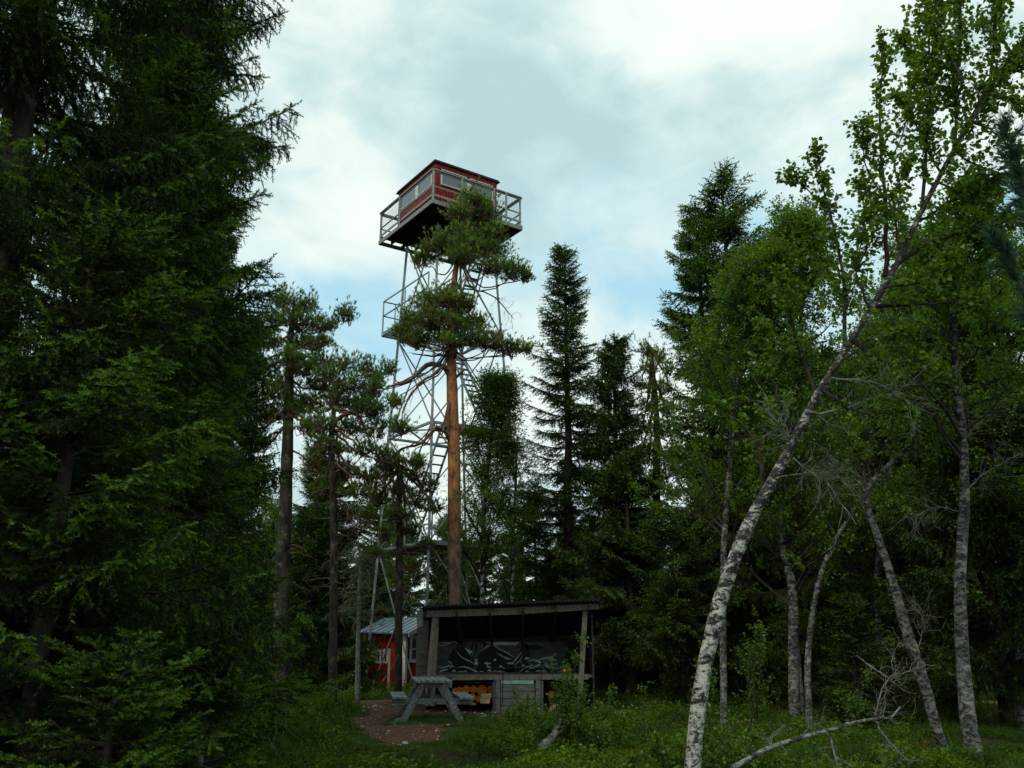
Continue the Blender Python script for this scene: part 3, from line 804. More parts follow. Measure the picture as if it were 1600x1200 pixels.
# ================================================================== red cottage behind
def build_cottage():
    zc = at(634, 988, 33.0); zt = zc[2]; A = zc.copy()
    z0 = gzf(A[0], 35) - .1
    el = unit(np.array([-1.0, .38, 0])); er = unit(np.array([.50, 1.0, 0])); WL, WR = 1.6, 3.0
    def P(a, b, z): return np.array([A[0], A[1], 0]) + el * a + er * b + np.array([0, 0, z])
    root = empty('red_cottage', (A[0], A[1], z0), 'small red cottage with pale metal roof behind the tower legs', 'cottage')
    def slab(g, a0, a1, b0, b1, z0_, z1_, m=0):
        c = [P(a, b, z) for a in (a0, a1) for b in (b0, b1) for z in (z0_, z1_)]
        q = [(0, 1, 3, 2), (4, 6, 7, 5), (0, 4, 5, 1), (2, 3, 7, 6), (0, 2, 6, 4), (1, 5, 7, 3)]
        g.add(c, [(a, b, c2) for a, b, c2, d in q] + [(a, c2, d) for a, b, c2, d in q], m)
    rise = .45
    g = Geo(); slab(g, 0, WL, 0, WR, z0, zt)
    for s in np.arange(.06, WL, .14): slab(g, s, s + .03, -.02, 0, z0, zt - .01)
    for s in np.arange(.06, WR, .14): slab(g, -.02, 0, s, s + .03, z0, zt - .01)
    # gable above the right hand wall
    V = [P(0, 0, zt), P(0, WR, zt), P(0, WR / 2, zt + rise), P(WL, 0, zt), P(WL, WR, zt), P(WL, WR / 2, zt + rise)]
    g.add(V, [(0, 2, 1), (3, 4, 5), (0, 3, 5), (0, 5, 2), (1, 2, 5), (1, 5, 4)])
    part('wall', g, M['cottage_red'], root)
    g = Geo(); ov = .28
    for b0, b1, za, zb in ((-ov, WR / 2, zt - rise * ov / (WR / 2), zt + rise), (WR + ov, WR / 2, zt - rise * ov / (WR / 2), zt + rise)):
        V = [P(-ov, b0, za + .04), P(WL + ov, b0, za + .04), P(WL + ov, b1, zb + .04), P(-ov, b1, zb + .04)]
        V += [x + np.array([0, 0, .05]) for x in V]
        g.add(V, [(0, 1, 2), (0, 2, 3), (4, 6, 5), (4, 7, 6), (0, 4, 5), (0, 5, 1), (1, 5, 6), (1, 6, 2), (2, 6, 7), (2, 7, 3), (3, 7, 4), (3, 4, 0)])
    for a in np.arange(-ov + .1, WL + ov, .25):
        bar(g, P(a, -ov, zt - rise * ov / (WR / 2) + .10), P(a, WR / 2, zt + rise + .10), .025, .025)
    part('roof', g, M['pale_metal'], root)
    g = Geo(); slab(g, -.035, .10, -.035, -.022, z0, zt - .02); slab(g, -.035, -.022, -.022, .10, z0, zt - .02)
    bar(g, P(-ov - .01, -ov, zt - rise * ov / (WR / 2)), P(-ov - .01, WR / 2, zt + rise), .03, .16); part('corner_trim', g, M['white_paint'], root)
    g = Geo(); zb, zu = zt - 1.05, zt - .12; b0, b1 = .25, 1.15
    slab(g, -.05, -.022, b0, b1, zu - .09, zu); slab(g, -.05, -.022, b0, b1, zb, zb + .12); slab(g, -.05, -.022, b0, b0 + .12, zb + .12, zu - .09); slab(g, -.05, -.022, b1 - .12, b1, zb + .12, zu - .09)
    slab(g, -.045, -.028, (b0 + b1) / 2 - .02, (b0 + b1) / 2 + .02, zb + .12, zu - .09); slab(g, -.047, -.026, b0 + .12, b1 - .12, (zb + zu) / 2 - .02, (zb + zu) / 2 + .02)
    wo = part('window', g, M['white_paint'], root)
    g = Geo(); slab(g, -.026, -.021, b0 + .12, b1 - .12, zb + .12, zu - .09); part('pane', g, M['glass'], wo, root)
    g = Geo(); slab(g, WL - .42, WL - .02, -.05, -.022, zt - 1.0, zt - .55); part('notice_panel', g, M['white_paint'], root)
    g = Geo()
    for z in (zt - 1.02, zt - .62): bar(g, P(.15, -.75, z), P(WL - .15, -.75, z), .05, .06)
    for s in np.arange(.2, WL - .15, .14): bar(g, P(s, -.80, zt - 1.04), P(s, -.80, zt - .56), .02, .07)
    for s in (.15, WL - .15): bar(g, P(s, -.75, z0), P(s, -.75, zt - .55), .08, .08); bar(g, P(s, -.7, zt - .62), P(s, -.0, zt - .62), .05, .05)
    part('porch_railing', g, M['rail_wood'], root)
build_cottage()

# bench and grey board standing in the woods at the right
def build_forest_bench():
    c = at(1158, 1056, 27.0); z0 = gzf(c[0], 27.0)
    root = empty('low_bench', (c[0], 27.0, z0), 'low grey plank bench in the dark wood right of the leaning birch', 'bench')
    X0 = at(1139, 1050, 27)[0]; X1 = at(1180, 1054, 27)[0]; z = z0 + .42
    g = Geo(); bar(g, (X0, 26.9, z + .04), (X1, 27.1, z + .0), .12, .05); bar(g, (X0, 27.05, z + .04), (X1, 27.25, z + .0), .12, .05); part('seat', g, M['grey_wood'], root)
    for x in (X0 + .12, X1 - .12): g = Geo(); box(g, (x, 27.1, (z + z0) / 2 - .02), (.16, .26, z - z0 - .03)); part('leg', g, M['grey_wood'], root)
    c = at(1196, 1045, 28.5); z0 = gzf(c[0], 28.5)
    r2 = empty('grey_plank_box', (c[0], 28.5, z0), 'grey upright plank box standing beside the low bench in the wood', 'box')
    g = Geo(); top = at(1196, 1028, 28.5)[2]
    for k in range(3): box(g, (c[0] - .25 + k * .25, 28.5 + (k % 2) * .01, (z0 + top) / 2), (.24, .04, top - z0 ))
    part('board', g, M['grey_wood'], r2)
    g = Geo(); box(g, (c[0], 28.52, top + .02), (.82, .3, .04)); part('lid', g, M['grey_wood'], r2)
build_forest_bench()

# ================================================================== stones
def stone(px, py, wpx, hpx, label, Y=None, group=None, m='stone', n=1, name='stone'):
    c = atz(px, py, 0.0) if Y is None else at(px, py, Y)
    k = mpp(c); rng = np.random.default_rng(int(px * 3 + py)); g = Geo()
    z = gzf(c[0], c[1])
    a, b = 8, 12; th = np.linspace(0, PI, a); ph = np.linspace(0, 2 * PI, b, endpoint=False)
    V = []
    for t in th:
        for q in ph: V.append([math.sin(t) * math.cos(q), math.sin(t) * math.sin(q), math.cos(t)])
    V = np.array(V); d = rng.normal(size=(9, 3)); f = 1 + .16 * np.sin(V @ d.T * 2.2).sum(1) / 3
    V = V * f[:, None] * [wpx * k / 2, wpx * k * .4, hpx * k * .75] + [c[0], c[1], z + hpx * k * .2]
    T = []
    for i in range(a - 1):
        for j in range(b):
            j2 = (j + 1) % b; T += [(i * b + j, (i + 1) * b + j, (i + 1) * b + j2), (i * b + j, (i + 1) * b + j2, i * b + j2)]
    g.add(V, T, 0, True)
    solo(name, g, M[m], (c[0], c[1], z), label, 'stone', group)
stone(626, 1128, 22, 9, 'largest white stone on the dirt left of the picnic table')
stone(612, 1130, 11, 6, 'small white stone touching the left side of the largest one')
stone(636, 1131, 10, 5, 'small white stone touching the right side of the largest one')
stone(633, 1157, 13, 5, 'flat pale stone lower on the dirt path below the white heap')
stone(652, 1166, 9, 2.5, 'thin pale stone chip at the grass edge of the dirt')
stone(568, 1107, 7, 5, 'round pale stone at the far left edge of the dirt')
stone(586, 1104, 8, 3, 'flat pale stone left of the left bench near the dirt edge')
stone(558, 1109, 5, 3, 'tiny pale stone beside the round one at the dirt edge')
stone(617, 1102, 11, 3, 'flat stone under the left bench end')
stone(700, 1137, 7, 2.5, 'small flat pale stone right of the table leg on the dirt')
stone(951, 1101, 8, 4, 'round white stone on the dirt right of the shelter')
stone(965, 1114, 24, 4, 'long flat white stone at the edge of bilberries right of the shelter')
stone(985, 1116, 12, 3, 'short pale stone just right of the long flat white one')
stone(754, 1117, 6, 3, 'tiny pale stone right of the picnic table foot')
stone(790, 1113, 16, 8, 'white stone between leaves below the grey plank box')
stone(812, 1116, 11, 6, 'smaller white stone right of the one below the plank box')
stone(868, 1089, 20, 15, 'yellowish pale block beside the sapling under the shelf', Y=SY - .05, m='log_pale', name='pale_block')
stone(1545, 1100, 55, 4, 'long pale yellowish rock in the grass right of the right birch', m='log_pale', name='flat_rock')
stone(952, 1196, 13, 9, 'crumpled white scrap at the bottom edge in the bilberries', m='white_paint', name='white_scrap')
stone(1390, 1196, 80, 8, 'low mossy yellow-grey hummock at the bottom right edge', m='lichen', name='mossy_rock')

# ================================================================== plant templates (unit length along +X)
def tm_conifer_twig(n, w, l, seed, fwd=0.75, stick=0.012):
    rng = np.random.default_rng(seed); V = []; T = []; Mi = []
    if stick:
        V += [[0, stick, 0], [0, -stick, stick], [1, 0, 0]]; T += [[0, 1, 2]]; Mi += [0]
    for i in range(n):
        x = (i + rng.random()) / n * .95; ph = rng.random() * 2 * PI
        d = np.array([fwd + (.8 if x > .85 else 0), math.cos(ph), math.sin(ph) * .8 + .25]); d /= np.linalg.norm(d)
        ll = l * rng.uniform(.75, 1.15); b = np.array([x, 0, 0]); s = np.cross(d, rng.normal(size=3)); s = s / np.linalg.norm(s) * w / 2
        k = len(V); V += [list(b - s), list(b + s), list(b + d * ll)]; T += [[k, k + 1, k + 2]]; Mi += [1]
    return np.array(V, float), np.array(T), np.array(Mi)
def tm_pine_tuft(n, w, seed, core=.45):
    rng = np.random.default_rng(seed); V = [[0, .02, 0], [0, -.02, .01], [core, 0, 0]]; T = [[0, 1, 2]]; Mi = [0]
    for i in range(n):
        x = core * rng.uniform(.25, 1); ph = rng.random() * 2 * PI; sp = rng.uniform(.25, 1.0)
        d = np.array([1, sp * math.cos(ph), sp * math.sin(ph)]); d /= np.linalg.norm(d)
        ll = rng.uniform(.42, .62); b = np.array([x, 0, 0]); s = np.cross(d, rng.normal(size=3)); s = s / np.linalg.norm(s) * w / 2
        k = len(V); V += [list(b - s), list(b + s), list(b + d * ll)]; T += [[k, k + 1, k + 2]]; Mi += [1]
    return np.array(V, float), np.array(T), np.array(Mi)
def tm_leaf(fine=True):
    if fine:   # ovate, pointed, folded along the midrib
        V = [[0, 0, 0], [.22, .36, .10], [.55, .36, .08], [1, 0, -.06], [.55, -.36, .08], [.22, -.36, .10], [.45, 0, 0]]
        T = [[0, 6, 1], [1, 6, 2], [2, 6, 3], [0, 5, 6], [5, 4, 6], [4, 3, 6]]
        return np.array(V, float), np.array(T), np.ones(6, int)
    V = [[0, 0, 0], [.42, .40, .09], [1, 0, 0], [.42, -.40, .09]]
    return np.array(V, float), np.array([[0, 2, 1], [0, 3, 2]]), np.ones(2, int)
def tm_sprig(seed, n=11):
    """bilberry sprig: a forked stem with small upright leaves"""
    rng = np.random.default_rng(seed); V = []; T = []; Mi = []
    LV, LT, _ = tm_leaf(False)
    for s in range(3):
        e = np.array([rng.uniform(-.35, .35), rng.uniform(-.35, .35), rng.uniform(.7, 1.0)])
        k = len(V); V += [[-.012, 0, 0], [.012, 0, 0], list(e)]; T += [[k, k + 1, k + 2]]; Mi += [0]
        for i in range(n):
            t = rng.uniform(.35, 1.02); b = e * t; ph = rng.random() * 2 * PI
            X = np.array([math.cos(ph), math.sin(ph), rng.uniform(-.1, .9)]); X /= np.linalg.norm(X)
            Z = np.array([0, 0, 1.0]) - X * X[2]; Z /= np.linalg.norm(Z); Y = np.cross(Z, X); sc = rng.uniform(.10, .17)
            k = len(V); V += [list(b + sc * (v[0] * X + v[1] * Y + v[2] * Z)) for v in LV]; T += [[q + k for q in t2] for t2 in LT]; Mi += [1, 1]
    V = np.array(V, float)          # template +X must be the growth direction
    return np.stack([V[:, 2], V[:, 1], V[:, 0]], 1), np.array(T), np.array(Mi)
def tm_grass(seed, n=9):
    rng = np.random.default_rng(seed); V = []; T = []
    for i in range(n):
        b = rng.uniform(-.25, .25, 2); d = rng.uniform(-.45, .45, 2); h = rng.uniform(.6, 1.0); s = rng.normal(size=2); s = s / np.linalg.norm(s) * .012
        k = len(V); m = [h * .55, *(b + d * .35)]; V += [[0, *(b - s)], [0, *(b + s)], [m[0], m[1] + s[0], m[2] + s[1]], [m[0], m[1] - s[0], m[2] - s[1]], [h, *(b + d)]]
        T += [[k, k + 1, k + 2], [k, k + 2, k + 3], [k + 3, k + 2, k + 4]]
    return np.array(V, float), np.array(T), np.ones(len(T), int)
TW = {0: [tm_conifer_twig(32, .075, .19, s, fwd=.5) for s in (1, 2, 3)], 1: [tm_conifer_twig(15, .12, .22, s, fwd=.5) for s in (4, 5, 6)],
      2: [tm_conifer_twig(9, .16, .25, s, fwd=.5, stick=.02) for s in (7, 8, 9)]}
TP = {0: [tm_pine_tuft(34, .028, s) for s in (1, 2)], 1: [tm_pine_tuft(22, .055, s) for s in (3, 4, 5)], 2: [tm_pine_tuft(12, .09, s) for s in (6, 7)]}
LEAF = {0: tm_leaf(True), 1: tm_leaf(False)}


def scatter(g, tmpls, rng, P, X, up, sc, m=None):
    P = np.asarray(P, float).reshape(-1, 3)
    if not len(P): return
    pick = rng.integers(0, len(tmpls), len(P))
    X = np.broadcast_to(X, P.shape); up = np.broadcast_to(up, P.shape); sc = np.broadcast_to(sc, (len(P),))
    for i, t in enumerate(tmpls):
        k = pick == i
        place(g, t, P[k], X[k], up[k], sc[k], None if m is None else np.asarray(m)[k])


# ================================================================== spruces
def spruce_geo(H, R, z0=0.6, lod=1, seed=1, hang=.5, lean=(0, 0), prof=.85, gap=.26, nb=(4, 6), tw=.15, shoots=.25, keep=None, trunk_r=None, dead=6, dense=1.0, top_irreg=.15):
    rng = np.random.default_rng(seed)
    tr = trunk_r or H * .0125 + .02
    gt = Geo(); gc = Geo()
    hs = np.linspace(0, H, 16)
    wob = np.cumsum(rng.normal(0, .02, (16, 2)), 0) * (H / 14)
    cen = np.stack([lean[0] * hs + wob[:, 0], lean[1] * hs + wob[:, 1], hs], 1); cen[0, :2] = 0
    cen[0, 2] = -.25
    rr = tr * (1 - hs / H) ** .85 + .008; rr[0] *= 1.35; rr[1] *= 1.08
    tube(gt, cen, rr, 10, 0, .04, rng)
    def axis_at(z): return np.stack([np.interp(z, hs, cen[:, 0]), np.interp(z, hs, cen[:, 1]), z], -1)
    P_, X_, U_, S_, M_ = [], [], [], [], []; SP0, SP1, SR0, SR1 = [], [], [], []
    z = z0
    while z < H - .12:
        t = (z - z0) / (H - z0)
        for b in range(rng.integers(*nb) + (1 if t > .8 else 0)):
            if rng.random() < .07: continue
            az = rng.random() * 2 * PI; zb = z + rng.uniform(-.5, .5) * gap
            L = R * (1 + .22 * math.sin(2.6 * z + seed) * math.sin(az + z)) * ((1 - t) ** prof * .93 + .04) * rng.uniform(.50, 1.15) + .10
            if rng.random() < top_irreg: L *= 1.22
            if L < .08: continue
            d = np.array([math.cos(az), math.sin(az), 0]); n = np.array([-d[1], d[0], 0])
            s0 = -.40 + 1.0 * t ** 1.5 + rng.normal(0, .16); c = .38 - .25 * t
            base = axis_at(min(max(zb, .15), H - .08))
            if keep is not None and not keep(base + d * L * .6): continue
            side_w = rng.normal(0, .12)
            def pt(s): s = np.asarray(s)[..., None]; return base + d * (L * s) + n * (side_w * L * s * s) + np.array([0, 0, 1.0]) * (L * (s0 * s + c * s * s))
            k = 7; q = pt(np.linspace(0, 1, k)); r0 = .008 + L * .011
            SP0.append(q[:-1]); SP1.append(q[1:]); rs = r0 * (1 - np.linspace(0, 1, k)) + .003; SR0.append(rs[:-1]); SR1.append(rs[1:])
            # leading twigs along the branch end
            step = tw * .78 / dense
            s = np.arange(.35 * L, L, step) / L
            if len(s):
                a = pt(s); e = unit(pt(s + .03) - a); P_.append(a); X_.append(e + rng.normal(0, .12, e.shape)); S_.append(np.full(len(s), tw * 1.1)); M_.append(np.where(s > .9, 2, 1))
            # secondary twigs
            for sgn in (-1, 1):
                ss = np.arange(.12 + .1 * rng.random(), .99, .105 / dense / max(L, .4)) if L > .25 else np.array([.4, .75])
                ss = ss + rng.normal(0, .012, len(ss)); ss = np.clip(ss, .05, .98)
                l2 = np.minimum(.52 * L * (1 - ss) ** .8 + .10, .85) * rng.uniform(.6, 1.15, len(ss))
                a = pt(ss); e = unit(pt(ss + .03) - a)
                dr = e * .72 + n * sgn * rng.uniform(.55, .9, (len(ss), 1)) + np.array([0, 0, -1.0]) * (rng.uniform(.0, .35, (len(ss), 1)) + hang * .35 * (1 - t))
                dr = unit(dr)
                kk = np.maximum(1, np.ceil(l2 / (tw * .8)).astype(int)); K = kk.max()
                j = np.arange(K)[None] + .0; valid = j < kk[:, None]
                f = j / kk[:, None]
                sag = hang * .25
                pos = a[:, None] + dr[:, None] * (l2[:, None] * f)[..., None] - np.array([0, 0, 1.0]) * (sag * l2[:, None] * f * f)[..., None]
                dd = unit(dr[:, None] - np.array([0, 0, 1.0]) * (2 * sag * f)[..., None] + rng.normal(0, .08, pos.shape))
                pv = pos[valid]; dv = dd[valid]; fv = np.broadcast_to(f, valid.shape)[valid]
                SP0.append(a); SP1.append(a + dr * l2[:, None]); SR0.append(np.full(len(a), .004)); SR1.append(np.full(len(a), .0015))
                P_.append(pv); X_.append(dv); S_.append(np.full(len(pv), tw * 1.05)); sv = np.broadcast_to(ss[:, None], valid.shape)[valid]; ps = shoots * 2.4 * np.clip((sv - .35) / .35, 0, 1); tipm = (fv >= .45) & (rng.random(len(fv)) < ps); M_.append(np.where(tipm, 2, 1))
                for s2 in (-1, 1):
                    pick = rng.random(len(pv)) < .8 * min(1.2, dense)
                    p3 = pv[pick]; nn = np.cross(dv[pick], [0, 0, 1.0])
                    x3 = unit(dv[pick] * .6 + s2 * nn * .7 + rng.normal(0, .15, nn.shape) + np.array([0, 0, -1.0]) * hang * rng.uniform(0, 1.5, (len(nn), 1)))
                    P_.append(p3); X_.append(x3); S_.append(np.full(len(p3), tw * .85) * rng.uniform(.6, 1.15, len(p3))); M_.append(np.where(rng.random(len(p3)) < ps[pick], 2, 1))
                    if hang > .6:
                        hp = rng.random(len(p3)) < .5
                        p4 = (p3 + x3 * tw * .6)[hp]; P_.append(p4); X_.append(unit(np.array([0, 0, -1.0]) + rng.normal(0, .18, p4.shape) + x3[hp] * .25)); S_.append(np.full(len(p4), tw * 1.1) * rng.uniform(.7, 1.3, len(p4))); M_.append(np.ones(len(p4), int))
        z += gap * rng.uniform(.75, 1.25) * (1 - .35 * t)
    # leader
    zz = np.arange(H - .7, H + .05, .09); a = axis_at(np.minimum(zz, H)); a[:, 2] = zz
    P_.append(a); X_.append(np.tile([0, 0, 1.0], (len(a), 1)) + rng.normal(0, .15, (len(a), 3))); S_.append(np.full(len(a), tw)); M_.append(np.ones(len(a), int))
    P_ = np.concatenate(P_); X_ = np.concatenate(X_); S_ = np.concatenate(S_); M_ = np.concatenate(M_)
    scatter(gc, TW[lod], rng, P_, X_, np.tile([0, 0, 1.0], (len(P_), 1)) + rng.normal(0, .3, P_.shape), S_ * rng.uniform(.85, 1.2, len(S_)), M_)
    sticks(gc, np.concatenate(SP0), np.concatenate(SP1), np.concatenate(SR0), np.concatenate(SR1), 0, 3)
    # bare dead lower branches
    gds = []
    for i in range(dead):
        gd = Geo(); gds.append(gd)
        az = rng.random() * 2 * PI; zb = rng.uniform(.2, 1) * max(z0, .8); L = rng.uniform(.4, 1.3); d = np.array([math.cos(az), math.sin(az), -.15])
        p = axis_at(zb) + np.cumsum(np.vstack([[0, 0, 0], np.tile(d * L / 5, (5, 1)) + rng.normal(0, .03, (5, 3))]), 0)
        sticks(gd, p[:-1], p[1:], np.linspace(.014, .006, 5), np.linspace(.012, .003, 5))
        for j in range(7):
            a = p[rng.integers(1, 6)]; e = a + unit(d + rng.normal(0, .7, 3)) * rng.uniform(.1, .4); sticks(gd, [a], [e], [.004], [.0015])
    return gt, gc, gds
def spruce(px_base_x, Y, H, R, label, group='spruces around the clearing', X=None, **kw):
    gw = at(px_base_x, 995, Y) if X is None else np.array([X, Y, 0])
    base = np.array([gw[0], Y, gzf(gw[0], Y)])
    gt, gc, gd = spruce_geo(H, R, **kw)
    root = empty('spruce_tree', tuple(base), label, 'tree', group)
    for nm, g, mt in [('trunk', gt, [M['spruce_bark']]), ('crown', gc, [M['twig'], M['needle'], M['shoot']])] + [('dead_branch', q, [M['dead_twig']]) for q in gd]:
        if not g.V: continue
        o = bpy.data.objects.new(nm, g.mesh(nm, mt)); COL.objects.link(o); o.parent = root
    return root


# ================================================================== generic growth, many branches at once
def grow(rng, P, D, L, n, wob=.15, grav=0.0):
    P = np.asarray(P, float).copy(); D = unit(D); L = np.broadcast_to(np.asarray(L, float), (len(P),)); out = [P.copy()]
    for i in range(n):
        D = unit(D + rng.normal(0, wob, D.shape) + np.array([0, 0, grav])); P = P + D * (L / n)[:, None]; out.append(P.copy())
    return np.stack(out, 1)
def sprout(rng, paths, k, s0, s1, ang, flat=0.0):
    """k children per path: start points, directions, parameter s"""
    N, m, _ = paths.shape; s = rng.uniform(s0, s1, (N, k)); f = s * (m - 1); i = np.minimum(f.astype(int), m - 2); t = (f - i)[..., None]
    idx = np.arange(N)[:, None]; A = paths[idx, i]; B = paths[idx, i + 1]; P = A + (B - A) * t; d = unit(B - A)
    r = rng.normal(size=d.shape); r[..., 2] *= (1 - flat); r = unit(r - d * (r * d).sum(-1, keepdims=True))
    a = rng.uniform(ang[0], ang[1], (N, k, 1)); D = d * np.cos(a) + r * np.sin(a)
    return P.reshape(-1, 3), D.reshape(-1, 3), s.ravel()
def along(paths, k, rng, s0=0.0, s1=1.0):
    N, m, _ = paths.shape; s = rng.uniform(s0, s1, (N, k)); f = s * (m - 1); i = np.minimum(f.astype(int), m - 2); t = (f - i)[..., None]; idx = np.arange(N)[:, None]
    A = paths[idx, i]; B = paths[idx, i + 1]
    return (A + (B - A) * t).reshape(-1, 3), unit(B - A).reshape(-1, 3), s.ravel()


# ================================================================== birches
def leaves_on(g, rng, paths, per, size, lod, mfrac=.3, s0=.1):
    P, d, s = along(paths, per, rng, s0, 1.0)
    r = rng.normal(size=P.shape); X = unit(d * .5 + unit(r) * .9 + np.array([0, 0, -.35])); P = P + unit(r) * size * .35
    up = np.array([0, 0, 1.0]) + rng.normal(0, .55, P.shape)
    place(g, LEAF[lod], P, X, up, size * rng.uniform(.65, 1.25, len(P)), np.where(rng.random(len(P)) < mfrac, 2, 1))
def birch(trunk, radii, limbs, label, name='birch_tree', seed=1, leaf=.05, lod=1, twig_len=.45, twigs_per_m=9, leaves_per_twig=9, group='birches around the clearing',
          bark='birch_bark', auto=0, auto_s=(.35, 1.0), auto_len=1.6, auto_ang=(.6, 1.1), grav=.06, droop=0.0, sub=5, dead_paths=(), lichens=0, cat='tree', mats=None, origin=None):
    """trunk: world points; limbs: list of (points, r0, leafiness 0..1)"""
    rng = np.random.default_rng(seed); T = smooth_path(trunk, max(14, len(trunk) * 5)); R = np.interp(np.linspace(0, 1, len(T)), np.linspace(0, 1, len(radii)), radii)
    base = T[0].copy() if origin is None else np.array(origin, float)
    gt = Geo(); gb = Geo(); gl = Geo(); deads = []
    tube(gt, T, R, 12, 0, .045, rng)
    leafy = []                       # (paths N,k,3) bearing twigs
    for pts, r0, lf in limbs:
        q = smooth_path(pts, 12) + np.cumsum(rng.normal(0, .012, (12, 3)), 0); q[0] = pts[0]
        tube(gb, q, np.linspace(r0, max(.004, r0 * .25), 12), 7, 0, .05, rng)
        if lf > 0:
            L = np.linalg.norm(np.diff(q, axis=0), axis=1).sum()
            n = int(L * twigs_per_m * lf); P, D, s = sprout(rng, q[None], n, .12, 1.0, (.5, 1.1)); D = unit(D + [0, 0, .25])
            tl = twig_len * (1.25 - .75 * s) * rng.uniform(.6, 1.25, n)
            leafy.append((grow(rng, P, D, tl, 4, .14, .05 - droop), tl))
            P, D, s = sprout(rng, q[None], 6, .93, 1.0, (.1, .5)); leafy.append((grow(rng, P, D, .25, 4, .1, .03), np.full(6, .25)))
    if auto:
        P, D, s = sprout(rng, T[None], auto, auto_s[0], auto_s[1], auto_ang); D = unit(D * [1, 1, .6] + [0, 0, .35])
        span = max(auto_s[1] - auto_s[0], .01); q = (s - auto_s[0]) / span
        L = auto_len * (1.05 - .75 * q) * rng.uniform(.65, 1.2, auto)
        br = grow(rng, P, D, L, 7, .13, grav); path_sticks(gb, br, .010 + L * .010, .004, 0, 5)
        P, D, s = sprout(rng, br, sub, .15, 1.0, (.4, 1.0)); L2 = np.repeat(L, sub) * (.55 - .3 * s) * rng.uniform(.7, 1.2, len(s)) + .1
        b2 = grow(rng, P, D, L2, 5, .15, grav * .5 - droop * .5); path_sticks(gb, b2, .006, .002, 0, 3)
        kt = max(2, int(twigs_per_m * .5)); P, D, s = sprout(rng, b2, kt, .1, 1.0, (.3, .9)); tl = twig_len * rng.uniform(.5, 1.1, len(s))
        leafy.append((grow(rng, P, D, tl, 4, .15, -droop), tl))
        P, D, s = sprout(rng, br, 4, .5, 1.0, (.3, .9)); tl = twig_len * rng.uniform(.5, 1.1, len(s)); leafy.append((grow(rng, P, D, tl, 4, .15, -droop), tl))
    for q, tl in leafy:
        path_sticks(gb, q, .0035, .001, 0, 3); leaves_on(gl, rng, q, leaves_per_twig, leaf, lod)
    for pts, r0 in dead_paths:
        gdead = Geo(); deads.append(gdead); q = smooth_path(pts, 12) + np.cumsum(rng.normal(0, .012, (12, 3)), 0); tube(gdead, q, np.linspace(r0, .004, 12), 5, 0, .05, rng)
        P, D, s = sprout(rng, q[None], 22, .1, 1.0, (.4, 1.1)); b = grow(rng, P, D, rng.uniform(.15, .6, len(s)), 5, .22, -.03); path_sticks(gdead, b, .005, .0015)
        P, D, s = sprout(rng, b, 4, .1, 1.0, (.4, 1.2)); b = grow(rng, P, D, rng.uniform(.06, .22, len(s)), 3, .25, -.03); path_sticks(gdead, b, .0025, .001)
    root = empty(name, tuple(base), label, cat, group)
    mats = mats or [M['birch_twig'], M['birch_leaf'], M['birch_leaf_pale']]
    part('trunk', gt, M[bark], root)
    if gb.V: part('branches', gb, M['birch_twig'], root)
    if gl.V: part('crown', gl, mats, root)
    for gdead in deads: part('dead_branch', gdead, M['dead_twig'], root)
    return root
def pxpath(pts, Y, Y1=None):
    Y1 = Y if Y1 is None else Y1; n = len(pts)
    return np.array([at(x, y, Y + (Y1 - Y) * i / max(n - 1, 1)) for i, (x, y) in enumerate(pts)])
def pxr(path, ws): return [w / 2 * mpp(p) for p, w in zip(path, ws)]
def ground_px(x, Y):
    """world ground point on the vertical through pixel column x at depth Y"""
    p = at(x, 1100, Y); return np.array([p[0], Y, gzf(p[0], Y) - .08])


